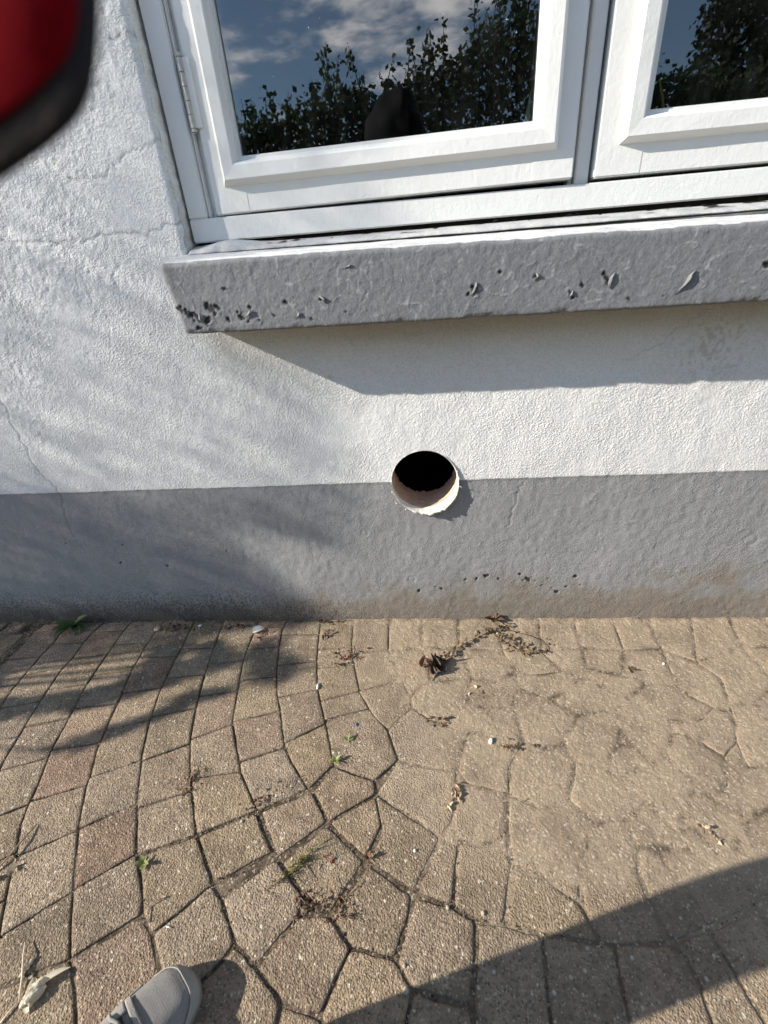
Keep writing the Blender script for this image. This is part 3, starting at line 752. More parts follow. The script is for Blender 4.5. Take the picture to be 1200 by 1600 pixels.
PAV = [[[-1.2964,-0.0158],[-1.307,-0.0521],[-1.2977,-0.1312],[-1.3033,-0.1733],[-1.2033,-0.1597],[-1.2028,-0.1036],[-1.2107,-0.0638],[-1.1962,-0.0099]],[[-1.3033,-0.1733],[-1.3063,-0.196],[-1.307,-0.2851],[-1.193,-0.2657],[-1.1975,-0.2122],[-1.2033,-0.1597]],[[-1.307,-0.2851],[-1.2991,-0.3917],[-1.1719,-0.3698],[-1.1772,-0.3402],[-1.1919,-0.2791],[-1.193,-0.2657]],[[-1.1962,-0.0099],[-1.2107,-0.0638],[-1.2028,-0.1063],[-1.0995,-0.1005],[-1.1001,-0.0609],[-1.0907,-0.0072]],[[-1.2028,-0.1063],[-1.2041,-0.152],[-1.1975,-0.2122],[-1.1961,-0.2289],[-1.0927,-0.2039],[-1.0905,-0.1667],[-1.0995,-0.1005]],[[-1.1961,-0.2289],[-1.1919,-0.2791],[-1.1765,-0.3442],[-1.0739,-0.3179],[-1.0936,-0.2183],[-1.0927,-0.2039]],[[-1.1765,-0.3442],[-1.1595,-0.4395],[-1.1561,-0.4516],[-1.0499,-0.4246],[-1.0575,-0.3921],[-1.0739,-0.3179]],[[-1.1561,-0.4516],[-1.125,-0.5604],[-1.1221,-0.5674],[-1.0142,-0.538],[-1.0357,-0.4849],[-1.0499,-0.4246]],[[-1.1221,-0.5674],[-1.0847,-0.6574],[-0.9786,-0.6288],[-1.0142,-0.538]],[[-1.0907,-0.0072],[-1.0986,-0.0522],[-0.9957,-0.0464],[-0.9916,-0.0045]],[[-1.0986,-0.0522],[-1.0994,-0.1033],[-1.0909,-0.1641],[-0.9882,-0.1481],[-0.9957,-0.0464]],[[-1.0909,-0.1641],[-1.0936,-0.2183],[-1.0815,-0.2797],[-0.9775,-0.2606],[-0.9817,-0.2219],[-0.9882,-0.1481]],[[-1.0815,-0.2797],[-1.0748,-0.3138],[-1.0562,-0.3977],[-0.9527,-0.3693],[-0.9775,-0.2606]],[[-1.0562,-0.3977],[-1.0357,-0.4849],[-1.0244,-0.5128],[-0.9267,-0.4771],[-0.9342,-0.4577],[-0.9527,-0.3693]],[[-1.0244,-0.5128],[-1.0124,-0.5423],[-0.9786,-0.6288],[-0.8903,-0.583],[-0.9029,-0.5389],[-0.9267,-0.4771]],[[-0.9786,-0.6288],[-0.9343,-0.7184],[-0.9276,-0.7284],[-0.8424,-0.6733],[-0.8455,-0.6678],[-0.8747,-0.625],[-0.8903,-0.583]],[[-0.9276,-0.7284],[-0.8848,-0.7932],[-0.8668,-0.8139],[-0.8004,-0.7476],[-0.8093,-0.7333],[-0.8424,-0.6733]],[[-0.8668,-0.8139],[-0.824,-0.8634],[-0.8116,-0.8775],[-0.7589,-0.8127],[-0.7726,-0.7921],[-0.8004,-0.7476]],[[-0.8116,-0.8775],[-0.7672,-0.9277],[-0.7093,-0.8826],[-0.7336,-0.8511],[-0.7589,-0.8127]],[[-0.9916,-0.0045],[-0.996,-0.0494],[-0.9914,-0.1084],[-0.8832,-0.1],[-0.8843,-0.0436],[-0.8777,-0.0018]],[[-0.9914,-0.1084],[-0.988,-0.1507],[-0.9809,-0.2289],[-0.8695,-0.2089],[-0.8829,-0.1161],[-0.8832,-0.1]],[[-0.9809,-0.2289],[-0.9765,-0.2695],[-0.9596,-0.3402],[-0.846,-0.3242],[-0.8668,-0.2276],[-0.8695,-0.2089]],[[-0.9596,-0.3402],[-0.9523,-0.3712],[-0.9342,-0.4577],[-0.8207,-0.4363],[-0.8389,-0.3575],[-0.846,-0.3242]],[[-0.9342,-0.4577],[-0.9029,-0.5389],[-0.8918,-0.5777],[-0.7828,-0.538],[-0.7875,-0.5236],[-0.8172,-0.4513],[-0.8207,-0.4363]],[[-0.8918,-0.5777],[-0.8747,-0.625],[-0.8455,-0.6678],[-0.8376,-0.682],[-0.7411,-0.6285],[-0.7791,-0.5492],[-0.7828,-0.538]],[[-0.8376,-0.682],[-0.8093,-0.7333],[-0.7726,-0.7921],[-0.767,-0.8005],[-0.6778,-0.7304],[-0.6825,-0.7227],[-0.7411,-0.6285]],[[-0.767,-0.8005],[-0.7336,-0.8511],[-0.7253,-0.8619],[-0.618,-0.8211],[-0.654,-0.7687],[-0.6778,-0.7304]],[[-0.8777,-0.0018],[-0.8843,-0.0436],[-0.8829,-0.1161],[-0.8765,-0.1602],[-0.7594,-0.1569],[-0.7618,-0.1157],[-0.7694,-0.0466],[-0.7725,-0.0022]],[[-0.8765,-0.1602],[-0.8668,-0.2276],[-0.8535,-0.2893],[-0.7476,-0.2707],[-0.757,-0.1984],[-0.7594,-0.1569]],[[-0.8535,-0.2893],[-0.8389,-0.3575],[-0.8287,-0.4017],[-0.7254,-0.3703],[-0.7462,-0.2813],[-0.7476,-0.2707]],[[-0.8287,-0.4017],[-0.8172,-0.4513],[-0.7881,-0.5222],[-0.6878,-0.4768],[-0.6937,-0.4643],[-0.7232,-0.3794],[-0.7254,-0.3703]],[[-0.7881,-0.5222],[-0.7791,-0.5492],[-0.7425,-0.6261],[-0.6422,-0.5731],[-0.6523,-0.5547],[-0.6792,-0.4951],[-0.6878,-0.4768]],[[-0.7425,-0.6261],[-0.6825,-0.7227],[-0.6789,-0.7285],[-0.5906,-0.6664],[-0.6422,-0.5731]],[[-0.6789,-0.7285],[-0.654,-0.7687],[-0.618,-0.8211],[-0.5268,-0.7591],[-0.5356,-0.7355],[-0.5569,-0.7071],[-0.5906,-0.6664]],[[-0.7723,-0.0053],[-0.7694,-0.0466],[-0.7612,-0.1262],[-0.6581,-0.1232],[-0.6647,-0.0609],[-0.6688,-0.0026]],[[-0.7612,-0.1262],[-0.757,-0.1984],[-0.7519,-0.2377],[-0.6431,-0.2229],[-0.6581,-0.1232]],[[-0.7519,-0.2377],[-0.7462,-0.2813],[-0.7276,-0.3609],[-0.6175,-0.334],[-0.6239,-0.3104],[-0.6431,-0.2229]],[[-0.7276,-0.3609],[-0.7232,-0.3794],[-0.6937,-0.4643],[-0.6871,-0.4784],[-0.5871,-0.4322],[-0.5961,-0.4121],[-0.6175,-0.334]],[[-0.6871,-0.4784],[-0.6792,-0.4951],[-0.6523,-0.5547],[-0.6373,-0.5821],[-0.5324,-0.5425],[-0.5674,-0.4766],[-0.5871,-0.4322]],[[-0.6373,-0.5821],[-0.5897,-0.6675],[-0.4827,-0.6281],[-0.5324,-0.5425]],[[-0.6688,-0.0026],[-0.6647,-0.0609],[-0.6576,-0.1283],[-0.6493,-0.1831],[-0.5474,-0.1703],[-0.5535,-0.0609],[-0.5557,-0.0031]],[[-0.6493,-0.1831],[-0.6436,-0.2206],[-0.627,-0.2962],[-0.5253,-0.2781],[-0.5276,-0.2676],[-0.5474,-0.1703]],[[-0.627,-0.2962],[-0.6239,-0.3104],[-0.5961,-0.4121],[-0.5916,-0.4222],[-0.5014,-0.3783],[-0.5253,-0.2781]],[[-0.5916,-0.4222],[-0.5674,-0.4766],[-0.5463,-0.5162],[-0.4374,-0.4969],[-0.4521,-0.4687],[-0.5014,-0.3783]],[[-0.5463,-0.5162],[-0.5295,-0.5479],[-0.4827,-0.6281],[-0.3721,-0.5779],[-0.4052,-0.537],[-0.4374,-0.4969]],[[-0.5557,-0.0031],[-0.5535,-0.0609],[-0.5508,-0.1253],[-0.4549,-0.1172],[-0.4642,-0.0469],[-0.4613,-0.0035]],[[-0.5508,-0.1253],[-0.5494,-0.1605],[-0.5329,-0.2417],[-0.4306,-0.2273],[-0.4355,-0.2116],[-0.4549,-0.1172]],[[-0.5329,-0.2417],[-0.5276,-0.2676],[-0.5041,-0.3712],[-0.3889,-0.3374],[-0.4121,-0.2867],[-0.4306,-0.2273]],[[-0.5041,-0.3712],[-0.4489,-0.4748],[-0.35,-0.436],[-0.3889,-0.3374]],[[-0.4489,-0.4748],[-0.4367,-0.4984],[-0.4052,-0.537],[-0.3721,-0.5779],[-0.273,-0.53],[-0.3262,-0.4698],[-0.35,-0.436]],[[-0.4615,-0.0064],[-0.4642,-0.0469],[-0.4617,-0.0665],[-0.3416,-0.0637],[-0.3471,-0.0039]],[[-0.4617,-0.0665],[-0.4555,-0.1146],[-0.4402,-0.1885],[-0.3271,-0.171],[-0.3401,-0.08],[-0.3416,-0.0637]],[[-0.4402,-0.1885],[-0.4355,-0.2116],[-0.4121,-0.2867],[-0.4074,-0.2968],[-0.3048,-0.2686],[-0.3271,-0.171]],[[-0.4074,-0.2968],[-0.3896,-0.3355],[-0.3552,-0.4264],[-0.2646,-0.3715],[-0.2688,-0.3608],[-0.3048,-0.2686]],[[-0.3552,-0.4264],[-0.3262,-0.4698],[-0.273,-0.53],[-0.2265,-0.476],[-0.2451,-0.4204],[-0.2646,-0.3715]],[[-0.3471,-0.0039],[-0.3401,-0.08],[-0.3334,-0.1269],[-0.2318,-0.1163],[-0.2409,-0.0043]],[[-0.3334,-0.1269],[-0.3265,-0.1758],[-0.3212,-0.199],[-0.218,-0.1819],[-0.2318,-0.1163]],[[-0.3212,-0.199],[-0.3065,-0.2645],[-0.29,-0.3067],[-0.1902,-0.2732],[-0.218,-0.1819]],[[-0.29,-0.3067],[-0.2688,-0.3608],[-0.1592,-0.3256],[-0.1902,-0.2732]],[[-0.2409,-0.0043],[-0.2316,-0.1188],[-0.2268,-0.1413],[-0.1225,-0.1259],[-0.128,-0.0048]],[[-0.2268,-0.1413],[-0.217,-0.1866],[-0.1908,-0.2711],[-0.0733,-0.234],[-0.0989,-0.1855],[-0.1225,-0.1259]],[[-0.128,-0.0048],[-0.1223,-0.1284],[-0.0215,-0.118],[-0.0229,-0.0023]],[[-0.0229,-0.0023],[-0.0215,-0.118],[0.0839,-0.1201],[0.0889,0.0001]],[[0.0889,0.0001],[0.0839,-0.1201],[0.205,-0.1244],[0.2127,-0.0004]],[[0.2127,-0.0004],[0.205,-0.1244],[0.3127,-0.1288],[0.3343,-0.0009]],[[0.3343,-0.0009],[0.3127,-0.1288],[0.4277,-0.1186],[0.4377,0.0014]],[[0.4377,0.0014],[0.4277,-0.1186],[0.5385,-0.1229],[0.5501,0.0009]],[[0.5501,0.0009],[0.5385,-0.1229],[0.6388,-0.1225],[0.6534,0.0005]],[[0.6534,0.0005],[0.6388,-0.1225],[0.7091,-0.1654],[0.7767,-0.0001]],[[0.7767,-0.0001],[0.7091,-0.1654],[0.8538,-0.1122],[0.8817,0.0022]],[[0.8817,0.0022],[0.8538,-0.1122],[0.9504,-0.1141],[0.982,0.0017]],[[-0.1629,-0.3218],[-0.1399,-0.3582],[-0.1049,-0.3836],[-0.0484,-0.3235],[-0.0538,-0.2911],[-0.0721,-0.2382],[-0.1936,-0.2732]],[[-0.0722,-0.234],[-0.0539,-0.2871],[-0.0239,-0.2544],[0.0018,-0.2394],[-0.0234,-0.123],[-0.1203,-0.1309]],[[0.0035,-0.2415],[0.1064,-0.2276],[0.0837,-0.1225],[-0.0215,-0.123]],[[0.1081,-0.2276],[0.1615,-0.2437],[0.228,-0.2048],[0.2046,-0.1269],[0.0837,-0.1225]],[[0.228,-0.2048],[0.2868,-0.2128],[0.3523,-0.2035],[0.3122,-0.1312],[0.2046,-0.1269]],[[0.3523,-0.2035],[0.3858,-0.2243],[0.4176,-0.2363],[0.413,-0.1942],[0.4269,-0.121],[0.3122,-0.1312]],[[0.413,-0.1942],[0.4989,-0.2147],[0.5376,-0.1253],[0.4269,-0.121]],[[0.4989,-0.2147],[0.5637,-0.2424],[0.6213,-0.2515],[0.6388,-0.1225],[0.5376,-0.1253]],[[0.6213,-0.2515],[0.6386,-0.2781],[0.6778,-0.3102],[0.7189,-0.2933],[0.7401,-0.2201],[0.7069,-0.1698],[0.6388,-0.1225]],[[0.7401,-0.2201],[0.721,-0.2897],[0.7751,-0.296],[0.8622,-0.2385],[0.8524,-0.1145],[0.7069,-0.1698]],[[0.4207,-0.2463],[0.4645,-0.2694],[0.4896,-0.2842],[0.5497,-0.2386],[0.4989,-0.2147],[0.413,-0.1942],[0.4176,-0.2363]],[[0.4896,-0.2842],[0.5288,-0.3236],[0.5617,-0.3471],[0.6137,-0.351],[0.6748,-0.3102],[0.6386,-0.2781],[0.6204,-0.2535],[0.5497,-0.2386]],[[0.3579,-0.2651],[0.3228,-0.3131],[0.3457,-0.3395],[0.4431,-0.3199],[0.4836,-0.2881],[0.4645,-0.2694],[0.4176,-0.2363],[0.3858,-0.2243]],[[0.2273,-0.2091],[0.2196,-0.2511],[0.2662,-0.2763],[0.2948,-0.2893],[0.3579,-0.2651],[0.3858,-0.2243],[0.3523,-0.2035],[0.2868,-0.2128]],[[0.089,-0.3079],[0.1424,-0.3255],[0.1986,-0.3153],[0.2196,-0.2511],[0.2273,-0.2091],[0.1615,-0.2437],[0.1081,-0.2276]],[[-0.0538,-0.2911],[-0.0468,-0.3235],[-0.0055,-0.3554],[0.0378,-0.3633],[0.089,-0.3079],[0.1081,-0.2276],[0.0035,-0.2415],[-0.0239,-0.2544]],[[0.0406,-0.3684],[0.0816,-0.3895],[0.1143,-0.392],[0.1446,-0.4186],[0.2112,-0.4091],[0.1986,-0.3153],[0.1424,-0.3255],[0.089,-0.3079]],[[0.1986,-0.3153],[0.2112,-0.4091],[0.2509,-0.4237],[0.2955,-0.4148],[0.3457,-0.3395],[0.3228,-0.3131],[0.2948,-0.2893],[0.2662,-0.2763],[0.2196,-0.2511]],[[0.2955,-0.4148],[0.3128,-0.4519],[0.3626,-0.4648],[0.4153,-0.4117],[0.4358,-0.3715],[0.4431,-0.3199],[0.3457,-0.3395]],[[0.4431,-0.3199],[0.4358,-0.3715],[0.449,-0.414],[0.4726,-0.4545],[0.505,-0.4349],[0.5319,-0.4027],[0.5527,-0.3786],[0.5609,-0.3488],[0.5288,-0.3236],[0.4836,-0.2881]],[[0.5527,-0.3786],[0.5843,-0.3873],[0.6294,-0.4315],[0.6763,-0.3975],[0.699,-0.3509],[0.7038,-0.3202],[0.6748,-0.3102],[0.6137,-0.351],[0.5609,-0.3488]],[[0.699,-0.3509],[0.6763,-0.3975],[0.6655,-0.456],[0.7323,-0.4401],[0.7815,-0.3637],[0.7751,-0.296],[0.7169,-0.297]],[[0.5319,-0.4027],[0.505,-0.4349],[0.5372,-0.4974],[0.5622,-0.5269],[0.6059,-0.4874],[0.6294,-0.4315],[0.5843,-0.3873],[0.5527,-0.3786]],[[0.6059,-0.4874],[0.5622,-0.5269],[0.6044,-0.5585],[0.6727,-0.5327],[0.7323,-0.4401],[0.6655,-0.456],[0.6763,-0.3975],[0.6294,-0.4315]],[[0.3885,-0.4848],[0.4018,-0.5172],[0.4269,-0.5352],[0.4577,-0.5865],[0.5372,-0.4974],[0.505,-0.4349],[0.4713,-0.4574]],[[0.4635,-0.584],[0.4893,-0.5786],[0.5222,-0.6429],[0.6044,-0.5585],[0.5622,-0.5269],[0.5372,-0.4974]],[[0.5222,-0.6429],[0.5406,-0.6811],[0.5574,-0.6883],[0.5821,-0.6889],[0.6727,-0.5327],[0.6044,-0.5585]],[[0.3885,-0.4848],[0.4713,-0.4574],[0.449,-0.414],[0.4153,-0.4117],[0.3626,-0.4648]],[[0.2761,-0.5341],[0.3114,-0.5807],[0.3695,-0.5694],[0.4269,-0.5352],[0.4018,-0.5172],[0.3885,-0.4848],[0.3626,-0.4648],[0.3128,-0.4519]],[[0.3761,-0.6155],[0.4034,-0.6155],[0.4713,-0.6149],[0.4577,-0.5865],[0.4269,-0.5352],[0.3695,-0.5694]],[[0.4713,-0.6149],[0.4071,-0.6174],[0.4356,-0.6868],[0.437,-0.7317],[0.5292,-0.6999],[0.5406,-0.6811],[0.5222,-0.6429],[0.4893,-0.5786],[0.4601,-0.5864]],[[0.3621,-0.6584],[0.3638,-0.7076],[0.3733,-0.7537],[0.437,-0.7317],[0.4356,-0.6868],[0.4034,-0.6155],[0.3761,-0.6155]],[[0.2615,-0.647],[0.2476,-0.7078],[0.262,-0.7593],[0.2832,-0.7582],[0.3703,-0.7539],[0.3638,-0.7076],[0.3621,-0.6584],[0.3761,-0.6155],[0.3695,-0.5694],[0.3114,-0.5807]],[[0.1647,-0.4705],[0.1568,-0.5253],[0.2148,-0.5511],[0.2761,-0.5341],[0.3128,-0.4519],[0.2955,-0.4148],[0.2509,-0.4237],[0.2112,-0.4091]],[[0.1555,-0.5253],[0.1395,-0.5986],[0.1414,-0.657],[0.1934,-0.6696],[0.2476,-0.7078],[0.2615,-0.647],[0.3114,-0.5807],[0.2761,-0.5341],[0.2148,-0.5511]],[[0.1108,-0.7408],[0.1715,-0.7503],[0.262,-0.7593],[0.2476,-0.7078],[0.1934,-0.6696],[0.1414,-0.657]],[[0.0525,-0.481],[0.071,-0.5082],[0.1568,-0.5253],[0.1647,-0.4705],[0.2112,-0.4091],[0.1446,-0.4186],[0.1143,-0.392],[0.0816,-0.3895]],[[-0.1078,-0.3871],[-0.0798,-0.4599],[-0.0505,-0.4695],[0.0177,-0.4777],[0.0525,-0.481],[0.0816,-0.3895],[0.0375,-0.3685],[-0.0055,-0.3554],[-0.0484,-0.3235]],[[-0.0825,-0.463],[-0.1242,-0.5372],[0.0122,-0.6125],[0.0348,-0.5875],[0.0423,-0.5509],[0.0525,-0.481],[0.0177,-0.4777],[-0.0505,-0.4695]],[[-0.2451,-0.4204],[-0.2245,-0.4774],[-0.1663,-0.4975],[-0.1282,-0.5076],[-0.0812,-0.4614],[-0.1078,-0.3871],[-0.1592,-0.3256],[-0.2688,-0.3608]],[[-0.26,-0.5337],[-0.2162,-0.5957],[-0.1588,-0.5591],[-0.1242,-0.5372],[-0.1282,-0.5076],[-0.1663,-0.4975],[-0.226,-0.4775]],[[0.0423,-0.5509],[0.0348,-0.5875],[0.0451,-0.619],[0.0512,-0.6187],[0.0971,-0.6224],[0.1395,-0.5986],[0.1568,-0.5253],[0.071,-0.5082],[0.0525,-0.481]],[[0.0354,-0.6715],[0.0277,-0.7206],[0.0685,-0.7387],[0.1108,-0.7408],[0.1414,-0.657],[0.1395,-0.5986],[0.0971,-0.6224],[0.0451,-0.619]],[[0.0265,-0.7207],[0.0354,-0.6715],[0.0449,-0.6223],[0.012,-0.6169],[-0.037,-0.7035]],[[-0.1323,-0.6551],[-0.1061,-0.5963],[-0.1241,-0.5385],[-0.1588,-0.5591],[-0.2162,-0.5957]],[[-0.1057,-0.6021],[-0.1257,-0.6601],[-0.0405,-0.7018],[0.0122,-0.6125],[-0.1241,-0.5385]],[[-0.0478,-0.7356],[-0.0671,-0.7975],[-0.0409,-0.8274],[0.0458,-0.8411],[0.0595,-0.7834],[0.0642,-0.7389],[0.0265,-0.7216],[-0.037,-0.71]],[[-0.1836,-0.7437],[-0.1456,-0.782],[-0.0704,-0.7938],[-0.0478,-0.7356],[-0.045,-0.7057],[-0.1278,-0.6633]],[[-0.4138,-0.7078],[-0.3135,-0.6529],[-0.3211,-0.6445],[-0.3739,-0.5793],[-0.4816,-0.6304]],[[-0.3044,-0.6622],[-0.2178,-0.5945],[-0.2631,-0.5324],[-0.367,-0.579]],[[-0.3418,-0.7878],[-0.2966,-0.8131],[-0.2423,-0.7465],[-0.2383,-0.7191],[-0.3054,-0.6633],[-0.3881,-0.7288]],[[-0.2342,-0.7217],[-0.1865,-0.7404],[-0.1344,-0.6584],[-0.2167,-0.6004],[-0.2939,-0.6681]],[[-0.294,-0.8145],[-0.2395,-0.8534],[-0.1805,-0.8622],[-0.1443,-0.7836],[-0.187,-0.7439],[-0.24,-0.7464]],[[-0.4535,-0.8289],[-0.4423,-0.8395],[-0.4022,-0.8553],[-0.3631,-0.8181],[-0.3418,-0.7878],[-0.3881,-0.7288],[-0.4175,-0.708],[-0.4583,-0.7523],[-0.4933,-0.7828]],[[-0.5569,-0.7071],[-0.5354,-0.7402],[-0.5251,-0.7581],[-0.4933,-0.7828],[-0.4583,-0.7523],[-0.4138,-0.7078],[-0.4821,-0.6293],[-0.5357,-0.6497],[-0.5841,-0.6716]],[[-0.5857,-0.8544],[-0.5737,-0.8695],[-0.546,-0.9036],[-0.4272,-0.8968],[-0.4535,-0.8289],[-0.4933,-0.7828],[-0.5264,-0.76],[-0.5716,-0.7934],[-0.6163,-0.8218]],[[-0.6526,-0.8393],[-0.7163,-0.8651],[-0.6819,-0.9113],[-0.549,-0.9037],[-0.5857,-0.8544],[-0.6186,-0.8219]],[[-0.3631,-0.8181],[-0.4022,-0.8553],[-0.3773,-0.9064],[-0.249,-0.899],[-0.2425,-0.8535],[-0.2961,-0.8146],[-0.3412,-0.7894]],[[-0.1802,-0.8635],[-0.1564,-0.8876],[-0.0521,-0.8816],[-0.05,-0.8576],[-0.0409,-0.8274],[-0.0704,-0.7938],[-0.1453,-0.7836]],[[-0.249,-0.899],[-0.1554,-0.8936],[-0.1802,-0.8635],[-0.2395,-0.8534]],[[-0.0491,-0.8575],[-0.0503,-0.8815],[0.0516,-0.8756],[0.0457,-0.8424],[-0.0409,-0.8288]],[[0.0601,-0.7872],[0.0495,-0.8422],[0.0516,-0.8756],[0.1591,-0.8695],[0.1715,-0.7503],[0.1108,-0.7408],[0.0685,-0.7387]],[[0.1591,-0.8695],[0.273,-0.8629],[0.2779,-0.7964],[0.2832,-0.7582],[0.262,-0.7593],[0.1715,-0.7503]],[[0.2779,-0.7964],[0.273,-0.8629],[0.3903,-0.8532],[0.3926,-0.8007],[0.3873,-0.7667],[0.3733,-0.7537],[0.2832,-0.7582]],[[0.3873,-0.7667],[0.3926,-0.8007],[0.3903,-0.8532],[0.4644,-0.843],[0.4534,-0.7892],[0.4453,-0.7593],[0.437,-0.7317],[0.3733,-0.7537]],[[0.4453,-0.7593],[0.4534,-0.7892],[0.4644,-0.843],[0.5055,-0.8316],[0.5526,-0.7236],[0.5292,-0.6999],[0.437,-0.7317]]]
# ------------------------------------------------------------------ block paving
pavement = box('pavement', (-2.3, -2.4, -0.075), (2.0, 0.0, -0.058), M_GROUND, None, 0)
tag(pavement, 'brown concrete block paving laid up to the foot of the wall', kind='structure')
def shrink_round(P, gap, rad, front=0.0):
    """pull a paver outline in by half a joint and round its corners"""
    n = len(P); Q = []
    c = Vector((sum(p[0] for p in P)/n, sum(p[1] for p in P)/n))
    V = [Vector(p) for p in P]
    out = []
    for i in range(n):
        a, b_, d = V[i-1], V[i], V[(i+1) % n]
        u, w = (b_-a).normalized(), (d-b_).normalized()
        nb = Vector((-u.y-w.y, u.x+w.x)); l = nb.length
        nb = nb/l if l > 1e-6 else Vector((-u.y, u.x))
        k_ = 1/max(0.55, math.sqrt(max(0, (1+u.dot(w))/2)))
        out.append(b_+nb*gap*min(k_, 1.7))
    res = []
    for i in range(n):
        a, b_, d = out[i-1], out[i], out[(i+1) % n]
        la, ld = (a-b_).length, (d-b_).length
        ang = (b_-a).angle(d-b_, 0)
        if ang > 0.45:
            r = min(rad*random.uniform(.6, 1.5), la*.4, ld*.4)
            p, q = b_+(a-b_).normalized()*r, b_+(d-b_).normalized()*r
            res += [p, (p+q)*0.25+b_*0.5, q]
        else: res.append(b_)
    full = []
    for i in range(len(res)):
        a, b_ = res[i], res[(i+1) % len(res)]; L = (b_-a).length
        m = max(1, int(L/0.013)); nn = Vector((-(b_-a).y, (b_-a).x)).normalized() if L > 1e-6 else Vector((0, 0))
        for j in range(m):
            p = a.lerp(b_, j/m)
            full.append(p+nn*(0.0012*mnoise.noise((p.x*45, p.y*45, 5.1))+(0.0012+.001*front)*mnoise.noise((p.x*130, p.y*130, 7.1))+random.uniform(-0.0004, 0.0008))*(1 if j else .4))
    return full, c
def dmask(x, y):
    t = x+0.45*y+(fbm(x*6, y*6, 201, 3)-.5)*0.25
    return sstep(t, -0.42, -0.05)*(0.14+0.86*sstep(y, -0.76, -0.60))
PCOL = [(0.258, 0.199, 0.138), (0.236, 0.182, 0.127), (0.274, 0.211, 0.147), (0.246, 0.192, 0.136), (0.218, 0.168, 0.119), (0.268, 0.201, 0.140)]
PRED = [(0.25, 0.172, 0.126), (0.245, 0.178, 0.13)]
def add_paver(P, red=False):
    my = sum(p[1] for p in P)/len(P); mx_ = sum(p[0] for p in P)/len(P)
    front = min(1, max(0, (-my-.46)/.12))*min(1, max(0, (mx_+.62)/.2))
    pts, c = shrink_round(P, random.uniform(0.0005, 0.0011)+front*random.uniform(.0005, .0022), 0.0032+front*.0025, front)
    n = len(pts); zc = random.uniform(-0.0010, 0.0012); tx, ty = random.gauss(0, .009), random.gauss(0, .009)
    dm = float(dmask(np.array([c.x]), np.array([c.y]))[0])
    if dm > .5: zc *= .5; tx *= .4; ty *= .4
    V = []
    for z, ins in ((-0.05, 0.0), (-0.0045, 0.0), (-0.0012, 0.0006), (0.0, 0.0024), (0.0002, 0.0095)):
        for p in pts:
            q = p+(c-p).normalized()*(ins*(1+0.5*mnoise.noise((p.x*60, p.y*60, 1.3)))) if ins else p
            V.append((q.x-c.x, q.y-c.y, z+zc+(q.x-c.x)*tx+(q.y-c.y)*ty))
    V.append((0, 0, zc+0.0003))
    F = []
    for j in range(4):
        for i in range(n): F.append((j*n+i, j*n+(i+1) % n, (j+1)*n+(i+1) % n, (j+1)*n+i))
    for i in range(n): F.append((4*n+i, 4*n+(i+1) % n, 5*n))
    o = mesh_obj('paver', V, F, M_PAVER, pavement, True)
    at = o.data.attributes.new('edge', 'FLOAT', 'POINT'); at.data.foreach_set('value', [1.0]*(3*n)+[0.8]*n+[0.0]*(n+1))
    o.location = (c.x, c.y, 0)
    col = random.choice(PRED if red else PCOL); j = random.uniform(.86, 1.1)
    o.color = (col[0]*j, col[1]*j, col[2]*j*random.uniform(.95, 1.05), 1)
    return o
RED_AT = [(-0.93, -0.42), (-1.20, -0.09), (-0.83, -0.49), (-0.80, -0.22), (-0.46, -0.08), (-0.55, -0.83), (-0.57, -0.33), (-1.02, -0.08), (-0.47, -0.43), (-1.25, -0.13), (-0.69, -0.62)]
def inside(P, x, y):
    r = False; j = len(P)-1
    for i in range(len(P)):
        if (P[i][1] > y) != (P[j][1] > y) and x < (P[j][0]-P[i][0])*(y-P[i][1])/(P[j][1]-P[i][1])+P[i][0]: r = not r
        j = i
    return r
for P in PAV:
    add_paver(P, any(inside(P, *q) for q in RED_AT))
# the same paving carried on outside the traced patch
def clear(c, half=0.046):
    for P in PAV:
        for dx in (-half, 0, half):
            for dy in (-half, 0, half):
                if inside(P, c[0]+dx, c[1]+dy): return False
        for p in P:
            if abs(p[0]-c[0]) < half and abs(p[1]-c[1]) < half: return False
    return True
extra = []
for ix in range(-20, 18):
    for iy in range(0, 14):
        x = ix*0.109+0.03; y = -0.062-iy*0.109-(0.054 if ix % 2 else 0)
        if y > -0.054 or not clear((x, y)): continue
        extra.append((abs(x+.2)*.85+abs(y+.45)*1.3, x, y))
extra.sort()
for _, x, y in extra[:160]:
    h = 0.053; add_paver([(x-h, y-h), (x+h, y-h), (x+h, y+h), (x-h, y+h)], random.random() < .12)

# sand and dirt: fills the joints on the left, drifts over the blocks towards the right
sx = np.arange(-1.75, 1.25, 0.0055); sy = np.arange(-1.05, 0.012, 0.0055)
SXX, SYY = np.meshgrid(sx, sy)
jd = np.full(SXX.shape, 9.0)
for P in PAV:
    xa = [p[0] for p in P]; ya = [p[1] for p in P]
    m = (SXX > min(xa)-.03) & (SXX < max(xa)+.03) & (SYY > min(ya)-.03) & (SYY < max(ya)+.03)
    if m.any(): jd[m] = np.minimum(jd[m], seg_dist(SXX[m], SYY[m], P+[P[0]]))
D = dmask(SXX, SYY)
joint = np.exp(-(jd/0.0055)**2)
var = fbm(SXX/.13, SYY/.13, 211, 4); fine = fbm(SXX/.02, SYY/.02, 213, 3)
show = np.maximum(sstep(fbm(SXX/.10+7, SYY/.10, 215, 3), .36, .58), 0.9*sstep(SYY, -.20, -.13))           # where a joint still reads through the sand
wallside = np.exp(-(SYY/0.018)**2)
SZ_ = -0.0050+0.0032*sstep(fbm(SXX/.05, SYY/.05, 217, 3), .34, .60)
FR = np.clip((-SYY-.46)/.12, 0, 1)*np.clip((SXX+.62)/.2, 0, 1)
SZ_ = SZ_*(1-FR)+FR*(-0.0034+0.0018*fine)
